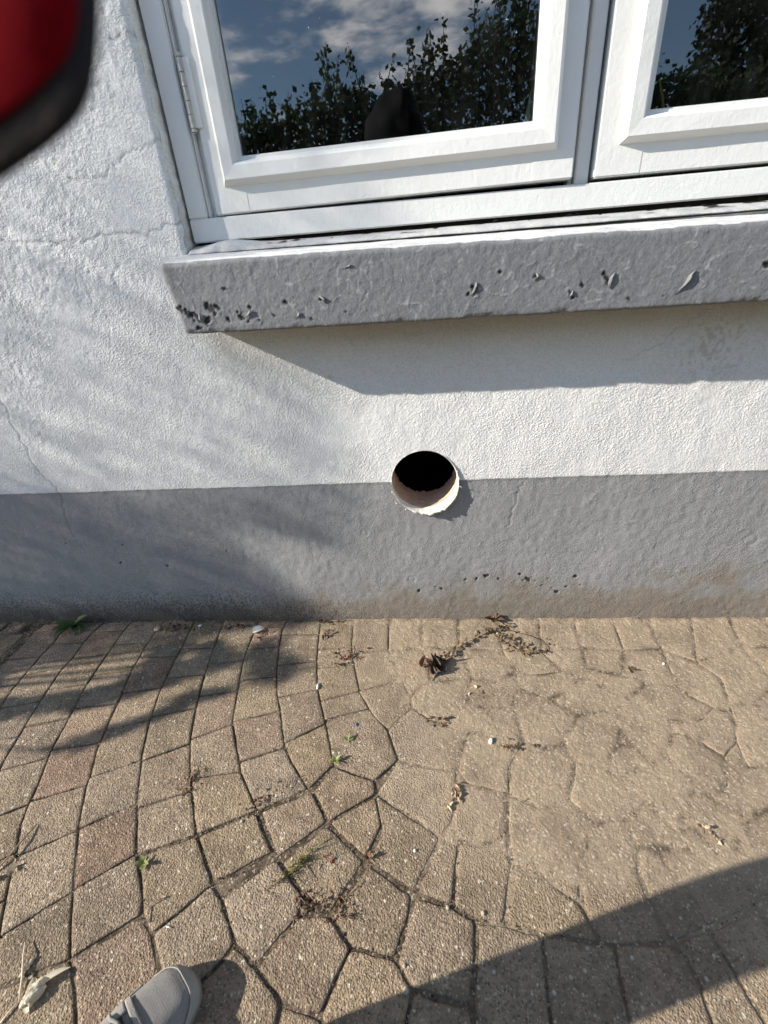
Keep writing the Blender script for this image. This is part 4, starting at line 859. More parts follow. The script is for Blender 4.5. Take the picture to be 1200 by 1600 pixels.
SZ_ = SZ_*(1-D)+D*(0.0017+(var-.5)*0.0038+(fine-.5)*0.0016 - joint*(0.0003+0.0020*show**2))
SZ_ += wallside*(0.004+0.004*(fine-.5))*(0.35+0.65*D)
# a scuffed crescent of sand
cr = np.hypot((SXX+0.135)/.075, (SYY+0.40)/.075); SZ_ += D*0.0022*np.exp(-((cr-1)/.18)**2)*(SYY < -0.40)
sand = grid_obj('sand', SXX, SYY, SZ_, None, dict(joint=joint*D, smudge=np.clip(sum(w*np.exp(-(((SXX-x0)/rx)**2+((SYY-y0)/ry)**2)) for x0, y0, rx, ry, w in ((.277, -.615, .05, .05, .9), (.382, -.611, .04, .06, .7), (.351, -.322, .09, .05, .6), (.191, -.268, .06, .05, .6), (.559, -.512, .04, .04, .8), (.10, -.30, .06, .03, .6), (-.17, -.40, .05, .04, .6))), 0, 1)), M_SAND, None)
tag(sand, 'drifted pale sand over the paving below the hole', kind='stuff')

# ------------------------------------------------------------------ small growth and litter
def leafshape(n=5, L=1.0, w=0.3, fold=0.12, droop=0.3):
    V = []; F = []
    for i in range(n+1):
        t = i/n; ww = w*math.sin(math.pi*min(1, (t*.92+.06)))**0.8
        z = -droop*t*t; x = L*t
        V += [(x, -ww, z+fold*ww*2), (x, 0, z), (x, ww, z+fold*ww*2)]
    for i in range(n):
        a = i*3; F += [(a, a+3, a+4, a+1), (a+1, a+4, a+5, a+2)]
    return V, F
def put_leaf(mb, at, az, el, L, w=0.3, droop=0.3, fold=0.12, roll=0.0, n=4):
    V, F = leafshape(n, L, w*L, fold, droop*L)
    m = Matrix.Translation(at) @ Matrix.Rotation(az, 4, 'Z') @ Matrix.Rotation(-el, 4, 'Y') @ Matrix.Rotation(roll, 4, 'X')
    mb.put([m @ Vector(v) for v in V], F)
def plant(name, x, y, label, cat, leaves, mat, group=None, stem=None, z=0.0, sep=False):
    root = empty(name, (x, y, z)); tag(root, label, cat, group)
    if stem:
        mb = MB()
        for pts, r in stem: mb.tube(pts, r, 5)
        mb.build('stem', M_STEM, root, True)
    if sep:
        for l in leaves:
            mb = MB(); put_leaf(mb, *l[:5], **l[5]) ; mb.build('leaf', mat, root, True)
    else:
        mb = MB()
        for l in leaves: put_leaf(mb, *l[:5], **l[5])
        mb.build('foliage', mat, root, True)
    return root
rnd = random.Random(5)
# green rosette at the foot of the wall
lv = []
for i in range(11):
    az = R(-170+i*33+rnd.uniform(-12, 12)); el = R(rnd.uniform(15, 62)); L = rnd.uniform(.032, .062)
    lv.append((Vector((0, 0, .006)), az, el, L, .27, dict(droop=.45, fold=.2)))
plant('rosette_weed', -1.175, -0.035, 'green leafy rosette weed in the shade at the foot of the wall', 'weed', lv, M_WEED, sep=True)
def star(x, y, label, mat, n, L, w, el=(20, 60), group='small weeds in the paving joints', stem=0):
    lv = [(Vector((0, 0, .002)), R(360/n*i+rnd.uniform(-25, 25)), R(rnd.uniform(*el)), L*rnd.uniform(.7, 1.25), w, dict(droop=.35)) for i in range(n)]
    st = [([(0, 0, 0), (rnd.uniform(-.003, .003), rnd.uniform(-.003, .003), L*.6)], .0008)]
    return plant('joint_weed', x, y, label, 'weed', lv, mat, group, st)
star(-0.222, -0.467, 'bright little star-shaped weed in the sandy patch, pale narrow leaves', M_WEEDY, 7, .016, .22)
star(-0.203, -0.414, 'tiny two-leaved seedling just above the star-shaped weed', M_WEEDY, 4, .012, .30)
star(-0.565, -0.682, 'small green weed in the joint between two big blocks, left of the shoe', M_WEEDY, 9, .014, .26)
star(0.527, -0.197, 'brownish sprig with a few green leaves on the sand, far right', M_DRY, 9, .013, .22)
star(0.195, 0.0-0.006, 'small grey-brown weed growing up against the plinth', M_DRY, 10, .03, .24, (30, 80))
star(-0.887, -0.200, 'yellow-green speck of a weed in the shaded joint', M_WEEDY, 4, .009, .4)
star(-0.128, -0.655, 'spindly weed with upright stalks at a block corner, shadow falling right', M_RUST, 9, .012, .2, (35, 85))
# mossy tuft
mb = MB()
for i in range(120):
    a = rnd.uniform(0, 6.28); t = rnd.gauss(0, 1)
    p = Vector((t*.018, t*.017+rnd.gauss(0, .006), 0)); L = rnd.uniform(.010, .028)
    q = p+Vector((rnd.uniform(-.6, .6)*L, rnd.uniform(-.6, .6)*L, L*.8)); mb.tube([p, (p+q)*.5+Vector((0, 0, .002)), q], [.0008, .0006, .0002], 3)
tuft = empty('moss_tuft', (-0.262, -0.672, -.003)); tag(tuft, 'ragged yellow-green tuft of moss and grass in a joint left of centre', 'moss'); mb.build('blades', leaf_mat('moss', (0.12, 0.115, 0.03), (0.26, 0.23, 0.075), .1), tuft)
def scruff(x, y, label, mat, n, s, group='withered tufts on the paving', cat='dry weed', stretch=(1, 1), ang=0, big=1.0, z=0):
    root = empty('withered_tuft', (x, y, z), ang); tag(root, label, cat, group)
    mb = MB(); st = MB()
    for i in range(n):
        p = Vector((rnd.gauss(0, s)*stretch[0], rnd.gauss(0, s)*stretch[1], abs(rnd.gauss(0, s*.35))))
        put_leaf(mb, p, rnd.uniform(0, 6.28), R(rnd.uniform(-15, 60)), rnd.uniform(.006, .014)*big, rnd.uniform(.25, .5), rnd.uniform(.1, .9), rnd.uniform(.1, .6), rnd.uniform(-1, 1), 3)
        if i % 3 == 0:
            q = p+Vector((rnd.gauss(0, s), rnd.gauss(0, s), rnd.uniform(0, s*.6))); st.tube([p, (p+q)*.5+Vector((0, 0, .003)), q], .00055, 4)
    mb.build('dead_leaves', mat, root, True)
    if st.v: st.build('stalks', M_STEM, root)['kind'] = 'stuff'
    return root
scruff(-0.245, -0.158, 'reddish withered weed trailing over a joint near the wall', M_RUST, 26, .018, stretch=(1.2, .8))
scruff(-0.318, -0.060, 'small dead reddish sprig on the block nearest the wall left of the hole', M_DRY, 12, .011)
scruff(-0.312, -0.014, 'dark crumpled scrap of weed against the plinth', M_DRY, 14, .010, stretch=(1.6, .5))
scruff(-0.542, -0.517, 'rust-coloured moss stain with dead stalks on a left-hand block', M_RUST, 34, .015, stretch=(1, 1.1), big=.55)
scruff(0.050, -0.528, 'heap of small curled tan and red dead leaves in mid paving', leaf_mat('tan red leaf', (0.16, 0.08, 0.05), (0.42, 0.32, 0.2), .1), 16, .010, stretch=(.7, 1.3), big=.85)
scruff(0.028, -0.556, 'single cream curled seed husk below the heap of dead leaves', M_TAN, 4, .004, big=1.1)
scruff(0.172, -0.428, 'tan shrivelled leaf with a long shadow right of the white pebble', M_TAN, 7, .007, big=1.3)
scruff(0.196, -0.414, 'thin dry stalk lying beyond the tan shrivelled leaf', M_DRY, 8, .012, stretch=(1.6, .5), big=.7)
scruff(0.120, -0.275, 'curl of pale dead stem on the sand', M_TAN, 6, .008, big=.8)
scruff(0.002, -0.357, 'dark dead leaf scrap caught in a sandy joint', M_DRY, 6, .006)
scruff(0.030, -0.367, 'pair of dark leaf bits in the sandy joint, to the right of the scrap', M_DRY, 6, .006)
scruff(-0.231, -0.727, 'brown dried moss packed in a wide joint near the bottom', M_DRY, 30, .011, stretch=(1, 1), big=.6)
scruff(-0.180, -0.735, 'rusty moss with straw in the joint corner, bottom centre', M_RUST, 30, .014, stretch=(1.3, .9), big=.6)
scruff(-0.367, -0.556, 'brown leaf litter lodged in the long diagonal joint', M_DRY, 24, .014, stretch=(1.6, .6), ang=.5, big=.6)
scruff(-0.196, -0.661, 'red crumpled leaf fragment lying on a block', leaf_mat('red leaf', (0.16, 0.02, 0.012), (0.22, 0.035, 0.02)), 4, .004, big=.8)
scruff(0.515, -0.585, 'straw and white bits in the joint at the far right', M_TAN, 14, .010, stretch=(.5, 1.4), ang=.6, big=.6)
scruff(-0.83, -0.045, 'brown crumpled leaf litter by the wall at the left', M_DRY, 26, .018, stretch=(1.5, .6), big=1.0)
scruff(-0.62, -0.035, 'dark dead stalks in the shade at the wall foot', M_DRY, 18, .014, stretch=(1.3, .8), big=.8)
scruff(-0.52, -0.075, 'dead twiglets beside the white paint flake', M_RUST, 14, .012, stretch=(.7, 1.3), big=.7)
# clump of blackened leaves
cl_ = empty('dead_leaf_clump', (0.012, -0.192, 0)); tag(cl_, 'clump of curled black-brown dead leaves on the sand below the hole', 'dead leaves')
for i in range(24):
    mb = MB()
    p = Vector((rnd.gauss(0, .015), rnd.gauss(0, .009), rnd.uniform(.001, .010)))
    put_leaf(mb, p, rnd.uniform(0, 6.28), R(rnd.uniform(15, 95)), rnd.uniform(.015, .034), rnd.uniform(.16, .32), rnd.uniform(.5, 1.5), rnd.uniform(.4, 1.3), rnd.uniform(-1.2, 1.2), 5)
    mb.build('leaf', M_BLACKLEAF if i % 3 else M_DRY, cl_, True)
mb = MB(); put_leaf(mb, Vector((-.036, 0, .002)), 1.3, .9, .03, .3, .6, .8); mb.build('leaf', leaf_mat('copper leaf', (0.16, 0.075, 0.04), (0.2, 0.095, 0.055)), cl_, True)
mb = MB()
for i in range(14):
    a = rnd.uniform(0, 6.28); p = Vector((math.cos(a)*.012, math.sin(a)*.008, .004)); q = p+Vector((rnd.uniform(-.03, .03), rnd.uniform(-.02, .02), rnd.uniform(.01, .035))); mb.tube([p, (p+q)/2+Vector((.004, 0, .006)), q], .0006, 4)
mb.build('stalks', M_DRY, cl_)['kind'] = 'stuff'
# creeping weed strand running from the clump to the wall
strand = [(0.04, -.155), (0.062, -.135), (0.085, -.118), (0.11, -.100), (0.135, -.085), (0.16, -.066), (0.19, -.056), (0.215, -.045), (0.235, -.036)]
side = [(0.19, -.056), (0.215, -.075), (0.240, -.095), (0.262, -.115), (0.285, -.135)]
side2 = [(0.185, -.06), (0.20, -.09), (0.225, -.118), (0.26, -.145)]
side3 = [(0.235, -.05), (0.29, -.075), (0.322, -.095), (0.325, -.125), (0.315, -.145)]
cw = empty('creeping_weed', (0.04, -.155, 0)); tag(cw, 'dry creeping weed straggling from the dead leaf clump up to the wall', 'dry weed')
mb = MB(); lf = MB()
for pl in (strand, side, side2, side3):
    pts = [Vector((x-.04+rnd.uniform(-.004, .004), y+.155+rnd.uniform(-.004, .004), .003+rnd.uniform(0, .006))) for x, y in pl]
    mb.tube(pts, .0009, 5)
    for p in pts:
        for _ in range(5 if pl is not side3 else 1):
            put_leaf(lf, p+Vector((rnd.gauss(0, .007), rnd.gauss(0, .006), rnd.uniform(0, .006))), rnd.uniform(0, 6.28), R(rnd.uniform(0, 60)), rnd.uniform(.006, .015), .4, .6, .4, rnd.uniform(-1, 1), 3)
mb.build('stem', M_DRY, cw); lf.build('foliage', leaf_mat('withered olive', (0.10, 0.075, 0.035), (0.24, 0.16, 0.085), .1), cw, True)
# the pale papery leaf with stalks at the lower left
pl = empty('papery_leaf', (-0.652, -0.868, 0)); tag(pl, 'pale papery crumpled leaf with dry stalks beside a shoe', 'dead leaf')
for az, el, L, w, roll, dr in ((.75, .15, .052, .13, -.4, .2), (-1.35, .15, .022, .35, .5, .5), (1.5, .3, .024, .3, .9, .6)):
    mb = MB(); put_leaf(mb, Vector((rnd.uniform(-.006, .006), rnd.uniform(-.006, .006), .004)), az, el, L, w, dr, .5, roll, 5); mb.build('leaf', M_CREAM, pl, True)
mb = MB(); mb.tube([(-.012, -.006, .004), (-.028, .02, .006), (-.045, .045, .010), (-.058, .062, .006)], [.0018, .0016, .0012, .0008], 6)
mb.tube([(-.012, -.004, .003), (-.02, -.02, .004), (-.024, -.03, .003)], .0014, 6); mb.tube([(-.035, .02, .003), (-.03, .035, .004), (-.028, .045, .003)], .0022, 5); mb.build('stalk', M_CREAM, pl, True)
bm = bmesh.new(); bmesh.ops.create_icosphere(bm, subdivisions=3, radius=1)
for v in bm.verts:
    k_ = 1+.55*mnoise.noise(v.co*1.7+Vector((3, 1, 7)))-.25*abs(mnoise.noise(v.co*4+Vector((9, 2, 1)))); c = v.co*k_; v.co = (c.x*.0125, c.y*.019, max(-.002, c.z*.009+.005))
hk = bm_obj('husk', bm, M_CREAM, pl, False); hk.location = (.006, .004, .002); hk.rotation_euler = (0, .2, -.5)
# thin twigs
def twig(pts, r, label, mat=M_STEM, cat='twig', group=None):
    x0, y0 = pts[0][0], pts[0][1]; V, F = tube_data([(p[0]-x0, p[1]-y0, p[2]) for p in pts], r, 6)
    o = mesh_obj('twig', V, F, mat, None, True); o.location = (x0, y0, 0); return tag(o, label, cat, group)
twig([(-0.838, -0.624, .003), (-0.842, -0.655, .007), (-0.848, -0.69, .007), (-0.862, -0.72, .003)], [.0012, .0016, .0018, .0014], 'dry forked twig lying across a block at the left edge')
scruff(-0.829, -0.700, 'tan frayed end of bark beside the dry twig', M_TAN, 7, .008, big=1.0)
twig([(-0.489, -0.730, .002), (-0.505, -0.738, .005), (-0.519, -0.747, .004), (-0.515, -0.757, .004), (-0.505, -0.768, .002)], .0008, 'thin bent straw stalk curling on a block above the shoe')
twig([(-0.472, -0.772, .002), (-0.462, -0.7735, .002)], .0011, 'short white splinter on a block near the shoe', M_WHITE)
twig([(-0.245, -0.672, .003), (-0.236, -0.682, .003), (-0.226, -0.69, .002)], .0007, 'pale straw sticking out below the moss tuft')
twig([(-0.216, -0.668, .001), (-0.220, -0.676, .001)], .0009, 'tiny cream splinter beside the moss tuft', M_TAN)
# pebbles, flakes, odd bits
def pebble(x, y, s, label, mat=M_STONE, sz=(1, 1, .7), name='pebble', cat='pebble', rz=0.0):
    bm = bmesh.new(); bmesh.ops.create_icosphere(bm, subdivisions=2, radius=1)
    off = rnd.uniform(0, 99)
    for v in bm.verts:
        k_ = 1+0.30*mnoise.noise(v.co*1.3+Vector((off, 0, 0))); v.co = Vector((v.co.x*sz[0], v.co.y*sz[1], v.co.z*sz[2]))*k_*s
    o = bm_obj(name, bm, mat, None, True); o.location = (x, y, sz[2]*s*.75); o.rotation_euler = (0, 0, rz); return tag(o, label, cat)
pebble(0.134, -0.411, .0065, 'smooth white pebble standing alone on the sand below the hole', M_WHITE, (.75, 1.3, .8), rz=-.3)
pebble(-0.306, -0.262, .0065, 'slim white chip wedged upright in a joint', M_WHITE, (.5, 1.6, .6), 'chip', 'chip')
pebble(0.018, -0.723, .0034, 'tiny white pebble in the joint above the big shadow', M_STONE)
pebble(-0.052, -0.829, .0042, 'grey pebble in a joint within the shadow at the bottom', M_STONE, (1, 1.2, .8))
pebble(-0.055, -0.801, .0030, 'white pebble at the rim of the shadow, bottom centre', M_STONE)
pebble(-0.040, -0.639, .0028, 'tiny pale pebble resting on a block, mid paving', M_WHITE)
pebble(-0.745, -0.026, .0055, 'white flat chip in the shade by the wall', M_WHITE, (1.2, .8, .3), 'chip', 'chip')
pebble(0.078, -0.728, .0036, 'pale pebble in the joint right of the tiny white one', M_STONE)
pebble(-0.397, -0.60, .0035, 'cream pebble in the joint left of the moss tuft', M_STONE)
pebble(0.20, -0.063, .004, 'dull little stone in the weeds near the wall', M_STONE)
pebble(0.62, -0.175, .0035, 'speck of white stone on the far right sand', M_WHITE)
pebble(-0.186, -0.373, .0045, 'scrap of blue plastic pressed into the sand', M_BLUE, (.5, 1.2, .35), 'plastic_scrap', 'litter')
pebble(-0.881, -0.043, .0105, 'beige curled dead leaf bit by the wall in the shade', M_TAN, (1.1, 1.3, .5), 'leaf_bit', 'dead leaf', .6)
mb = MB(); put_leaf(mb, Vector((-.018, -.012, .003)), .62, .2, .038, .28, .25, .6, .3, 4)
fl_ = mb.build('paint_flake', M_WHITE); fl_.location = (-0.537, -0.050, 0); tag(fl_, 'white flake of paint lying by the wall left of the hole', 'paint flake')
# crumbs in the joints and loose grit: nobody could count these
mc = MB(); mg = MB()
def grain_to(mb, p, s):
    q = [p+Vector((rnd.uniform(-1, 1), rnd.uniform(-1, 1), rnd.uniform(-.3, 1)))*s for _ in range(4)]
    mb.put(q, [(0, 1, 2), (0, 3, 1), (1, 3, 2), (0, 2, 3)])
for P in PAV:
    n = len(P)
    for i in range(n):
        a, b_ = Vector(P[i]), Vector(P[(i+1) % n]); L = (b_-a).length
        dens = 170 if a.y < -.5 else 70
        for _ in range(int(L*dens+rnd.random())):
            if mnoise.noise((a.x*6, a.y*6, 2.2)) < -0.08: continue
            p = a.lerp(b_, rnd.random()); s = rnd.uniform(.0007, .0030)
            grain_to(mc, Vector((p.x+rnd.gauss(0, .0022), p.y+rnd.gauss(0, .0022), rnd.uniform(-.0035, .0005))), s)
for _ in range(2600):
    x, y = rnd.uniform(-1.3, .95), -rnd.random()**.8*.95
    grain_to(mg, Vector((x, y, .0005)), rnd.uniform(.0006, .0017))
mm = MB()
for P in PAV:
    n = len(P)
    for i in range(n):
        a, b_ = Vector(P[i]), Vector(P[(i+1) % n]); L = (b_-a).length
        if not (-0.82 < a.y < -0.45 and -0.45 < a.x < 0.1): continue
        if mnoise.noise((a.x*9+3, a.y*9, 4.2)) < 0.0: continue
        for _ in range(int(L*110)):
            p = a.lerp(b_, rnd.random()); p = Vector((p.x+rnd.gauss(0, .002), p.y+rnd.gauss(0, .002), -.002)); h = rnd.uniform(.002, .007)
            mm.tube([p, p+Vector((rnd.uniform(-1, 1)*h, rnd.uniform(-1, 1)*h, h*.7))], [.0007, .0002], 3)
for _ in range(900):
    x = rnd.uniform(-1.3, .95); y = -abs(rnd.gauss(0, .012))-.002
    if mnoise.noise((x*7, 1.1, 9.2)) < -0.15: continue
    grain_to(mc, Vector((x, y, .001)), rnd.uniform(.0008, .0030))
tag(mm.build('joint_moss', leaf_mat('dry moss', (0.07, 0.05, 0.025), (0.17, 0.13, 0.065), .05)), 'dry moss growing along the joints in the lower middle of the paving', kind='stuff')
tag(mc.build('joint_debris', M_CRUMB), 'dark crumbs and moss bits scattered along the paving joints', kind='stuff')
tag(mg.build('loose_grit', M_GRIT), 'pale grit scattered over the paving', kind='stuff')
# things faintly seen behind the panes
stalk = MB(); stalk.tube([(0.492, 0.115, 1.16), (0.487, 0.115, 1.20), (0.478, 0.115, 1.232), (0.466, 0.115, 1.262)], [.0028, .003, .0026, .0014], 6)
so_ = stalk.build('plant_stalk', flat('yellow stalk', (0.55, 0.42, 0.06), .6), None, True); tag(so_, 'yellow plant stalk seen behind the right pane', 'plant')
cv_ = mesh_obj('folded_card', [(0.195, 0.075, 1.150), (0.232, 0.070, 1.150), (0.232, 0.070, 1.300), (0.226, 0.072, 1.300), (0.196, 0.078, 1.150), (0.233, 0.073, 1.150), (0.233, 0.073, 1.300), (0.227, 0.075, 1.300)],
    [(0, 1, 2, 3), (7, 6, 5, 4), (0, 4, 5, 1), (1, 5, 6, 2), (2, 6, 7, 3), (3, 7, 4, 0)], flat('pale green card', (0.62, 0.68, 0.58), .8)); tag(cv_, 'pale slanting card leaning inside the left pane at its right corner', 'card')
# ------------------------------------------------------------------ the person taking the picture (one shoe shows, the rest casts the shadow and the reflection)
box('window_board', (-0.42, 0.107, 1.112), (1.07, 0.46, 1.137), M_FRAME, house, 0.002)
M_SKIN = flat('skin', (0.48, 0.27, 0.19), 0.55, 0.4, 0.08, 40, 0.001, 200)
M_JACKET = flat('dark jacket cloth', (0.008, 0.008, 0.009), 0.9, 0.2, 0.25, 60, 0.004, 120)
M_TROUSER = flat('dark trouser cloth', (0.03, 0.033, 0.042), 0.9, 0.2, 0.25, 80, 0.004, 150)
M_HAIR = flat('dark hair', (0.02, 0.014, 0.01), 0.6, 0.4, 0.3, 200, 0.006, 250)
def skin_obj(name, joints, edges, mat, parent, root=0, sub=1):
    me = bpy.data.meshes.new(name); me.from_pydata([j[0] for j in joints], edges, []); o = bpy.data.objects.new(name, me); link(o, parent)
    sk = o.modifiers.new('skin', 'SKIN')
    for i, j in enumerate(joints):
        r = j[1]; me.skin_vertices[0].data[i].radius = (r if isinstance(r, tuple) else (r, r))
        me.skin_vertices[0].data[i].use_root = (i == root)
    sk.use_smooth_shade = True
    o.modifiers.new('sub', 'SUBSURF').levels = sub; o.modifiers['sub'].render_levels = sub+1
    me.materials.append(mat); return o
person = empty('person', (-0.25, -1.2, 0)); tag(person, 'person in dark jacket and grey mesh trainers holding a phone before the window', 'person')
def L_(p): return (p[0]+0.25, p[1]+1.2, p[2])
J = [(L_((-0.27, -1.21, 0.93)), (0.15, 0.11)), (L_((-0.23, -1.28, 1.10)), (0.145, 0.11)), (L_((-0.20, -1.32, 1.23)), (0.16, 0.11)), (L_((-0.17, -1.35, 1.35)), 0.055), (L_((-0.15, -1.345, 1.42)), 0.075), (L_((-0.135, -1.335, 1.47)), 0.085),
     (L_((-0.355, -1.26, 1.265)), 0.062), (L_((-0.45, -1.27, 1.12)), 0.048), (L_((-0.20, -1.165, 1.02)), 0.034), (L_((-0.125, -1.145, 1.0)), 0.026),
     (L_((-0.03, -1.40, 1.265)), 0.062), (L_((0.11, -1.36, 1.12)), 0.048), (L_((0.07, -1.175, 1.0)), 0.034), (L_((0.055, -1.14, 0.985)), 0.026),
     (L_((-0.40, -1.11, 0.86)), 0.085), (L_((-0.49, -1.005, 0.52)), 0.062), (L_((-0.51, -1.035, 0.10)), 0.045),
     (L_((-0.16, -1.31, 0.86)), 0.095), (L_((-0.08, -1.36, 0.50)), 0.068), (L_((-0.02, -1.44, 0.10)), 0.045)]
E_ = [(0, 1), (1, 2), (2, 3), (3, 4), (4, 5), (2, 6), (6, 7), (7, 8), (8, 9), (2, 10), (10, 11), (11, 12), (12, 13), (0, 14), (14, 15), (15, 16), (0, 17), (17, 18), (18, 19)]
skin_obj('body', J, E_, M_JACKET, person)
skin_obj('jacket_hem', [(L_((-0.465, -0.985, 0.60)), .118), (L_((-0.42, -1.08, 0.76)), .15), (L_((-0.32, -1.16, 0.95)), .16)], [(0, 1), (1, 2)], M_JACKET, person)
for a, b_, c in ((14, 15, 16), (17, 18, 19)):
    top = Vector(J[a][0]); kn = Vector(J[b_][0]); an = Vector(J[c][0])
    skin_obj('trouser_leg', [(top, .092), (top.lerp(kn, .5)+Vector((0, .02 if a == 14 else 0, 0)), .078), (kn, .067), (kn.lerp(an, .5), .064), (an+Vector((0, 0, .02)), .066)], [(0, 1), (1, 2), (2, 3), (3, 4)], M_TROUSER, person)
# head with face and hair
hd = Vector(L_((-0.125, -1.325, 1.475)))
bm = bmesh.new(); bmesh.ops.create_uvsphere(bm, u_segments=28, v_segments=20, radius=1)
for v in bm.verts:
    x, y, z = v.co
    k_ = 1-0.22*max(0, -z)**1.5
    y2 = y*0.098; x2 = x*0.076*k_
    if y > 0.55:  # nose, brow, mouth, eye hollows on the front
        y2 += 0.024*math.exp(-((x/.16)**2+((z+.08)/.22)**2)); y2 -= 0.010*math.exp(-(((abs(x)-.40)/.16)**2+((z-.12)/.10)**2)); y2 += .006*math.exp(-((z-.30)/.1)**2); y2 -= .005*math.exp(-((x/.35)**2+((z+.48)/.05)**2))
    v.co = (x2, y2, z*0.118)
ho = bm_obj('head', bm, M_SKIN, person, True); ho.location = hd; ho.rotation_euler = (R(-72), 0, R(-22))
for s in (-1, 1):
    bm = bmesh.new(); bmesh.ops.create_uvsphere(bm, u_segments=10, v_segments=8, radius=1)
    for v in bm.verts: v.co = (v.co.x*.011, v.co.y*.018, v.co.z*.032)
    e = bm_obj('ear', bm, M_SKIN, ho, True); e.location = (s*.076, -.005, -.005)
    bm = bmesh.new(); bmesh.ops.create_uvsphere(bm, u_segments=10, v_segments=8, radius=.011)
    e = bm_obj('eye', bm, flat('eye', (.6, .6, .58), .2), ho, True); e.location = (s*.031, .082, .014)
bm = bmesh.new(); bmesh.ops.create_uvsphere(bm, u_segments=24, v_segments=18, radius=1)
for v in list(bm.verts):
    x, y, z = v.co; k_ = 1+.06*mnoise.noise(v.co*4); v.co = (x*.086*k_, y*.108*k_-.006, z*.127*k_+.008)
bmesh.ops.delete(bm, geom=[v for v in bm.verts if v.co.y > 0.055+max(0, (v.co.z-.04))*.5 or v.co.z < -.075], context='VERTS')
bm_obj('hair', bm, M_HAIR, ho, True)
# hood of the jacket drawn round neck and head: the dark peak in the reflection
bm = bmesh.new(); bmesh.ops.create_uvsphere(bm, u_segments=24, v_segments=18, radius=1)
for v in list(bm.verts):
    x, y, z = v.co; k_ = 1+.16*mnoise.noise(v.co*2.2)+.05*mnoise.noise(v.co*7); v.co = (x*(.125-.05*max(0, z))*k_, y*.135*k_-.01, z*.165*k_-.01)
bmesh.ops.delete(bm, geom=[v for v in bm.verts if v.co.y > .085], context='VERTS')
bm_obj('hood', bm, M_JACKET, ho, True)
# hands: palm, four fingers and a thumb, closed round the phone
def hand(at, fx, up, side, name='hand'):
    at = Vector(at); fx = Vector(fx).normalized(); up = Vector(up).normalized(); sd = fx.cross(up)*side
    j = [(at, .022)]; ed = []
    w = len(j)
    j.append((at+fx*.035, (.030, .018))); ed.append((0, 1)); j.append((at+fx*.07, (.036, .015))); ed.append((1, 2))
    o = skin_obj(name, j, ed, M_SKIN, person)
    for i, L in enumerate((.066, .074, .070, .054)):
        b0 = at+fx*.068+sd*(.027-.018*i); c = [(b0-fx*.02, .0095), (b0+fx*L*.40+up*.004, .0090), (b0+fx*L*.62+up*.024, .0082), (b0+fx*L*.58+up*.044, .0068)]
        skin_obj('finger', c, [(0, 1), (1, 2), (2, 3)], M_SKIN, o)
    b0 = at+fx*.022+sd*.024; c = [(b0-sd*.012, .0120), (b0+sd*.022+fx*.020+up*.012, .0110), (b0+sd*.026+fx*.045+up*.028, .0085)]
    skin_obj('thumb', c, [(0, 1), (1, 2)], M_SKIN, o)
hand(L_((0.052, -1.145, 0.955)), (-.05, .3, 1), (-1, -.1, .1), -1)
hand(L_((-0.115, -1.15, 0.965)), (.15, .25, 1), (1, -.1, .1), 1)

# ------------------------------------------------------------------ trainers
def m_knit(k, b):
    p = k.obj(); v = k.voro(p, 330, 'F1', 0, 0.35)
    n = k.noise(p, 35, 4)
    c = k.mix(n, (0.19, 0.178, 0.165), (0.235, 0.22, 0.205))
    c = k.mix(k.ramp(v, 0.42, 0.2, 0, .4), c, (0.10, 0.093, 0.085))
    k.put(b.inputs['Base Color'], c); k.put(b.inputs['Normal'], k.bump(v, 0.0005, .5))
M_KNIT = material('open grey mesh', m_knit, 0.9, 0.15)
def m_suede(k, b):
    p = k.obj(); n = k.noise(p, 45, 5, .7); w = k.noise(p, 500, 3)
    c = k.mix(n, (0.24, 0.225, 0.20), (0.31, 0.29, 0.26)); c = k.mix(k.ramp(n, .6, .8, 0, .4), c, (0.33, 0.29, 0.24))
    k.put(b.inputs['Base Color'], c); k.put(b.inputs['Normal'], k.bump(w, 0.001, .6))
M_SUEDE = material('dusty grey fabric', m_suede, 0.95, 0.1)
M_SOLE = flat('grey rubber sole', (0.17, 0.16, 0.145), 0.8, 0.25, .2, 60, 0.001, 300)
M_DARK = flat('dark lining', (0.03, 0.032, 0.035), .9)
M_LACE = flat('grey lace', (0.22, 0.215, 0.205), .9, .15, .15, 300, .001, 600)
#        t      left   right  height  (from the toe backwards, metres)
SHOE = [(0.000, .004, .006, .022), (0.004, .016, .018, .030), (0.012, .027, .026, .037), (0.025, .036, .032, .043), (0.045, .0425, .0375, .047), (0.07, .0455, .041, .052), (0.10, .046, .0425, .060), (0.13, .044, .041, .070), (0.16, .040, .038, .082),
        (0.19, .036, .035, .090), (0.22, .034, .034, .094), (0.25, .032, .032, .096), (0.27, .026, .026, .094), (0.282, .010, .010, .085)]
def shoe_pt(t, u, off=0.0):
    """surface point: t metres behind the toe, u from -1 (left foot edge) over the top to +1"""
    ts = [s[0] for s in SHOE]; lw, rw, h = (float(np.interp(t, ts, [s[i] for s in SHOE])) for i in (1, 2, 3))
    a = math.pi*(0.5-0.5*u)            # 0..pi across the top
    c, s_ = math.cos(a), math.sin(a)
    e = 0.62
    x = (rw if c > 0 else lw)*math.copysign(abs(c)**e, c); z = 0.013+(h-0.013)*abs(s_)**(0.80)
    cx, cz = x, z-0.02; l = math.hypot(cx, cz)+1e-6
    return Vector((x+off*cx/l, -t, z+off*max(0, cz)/l))
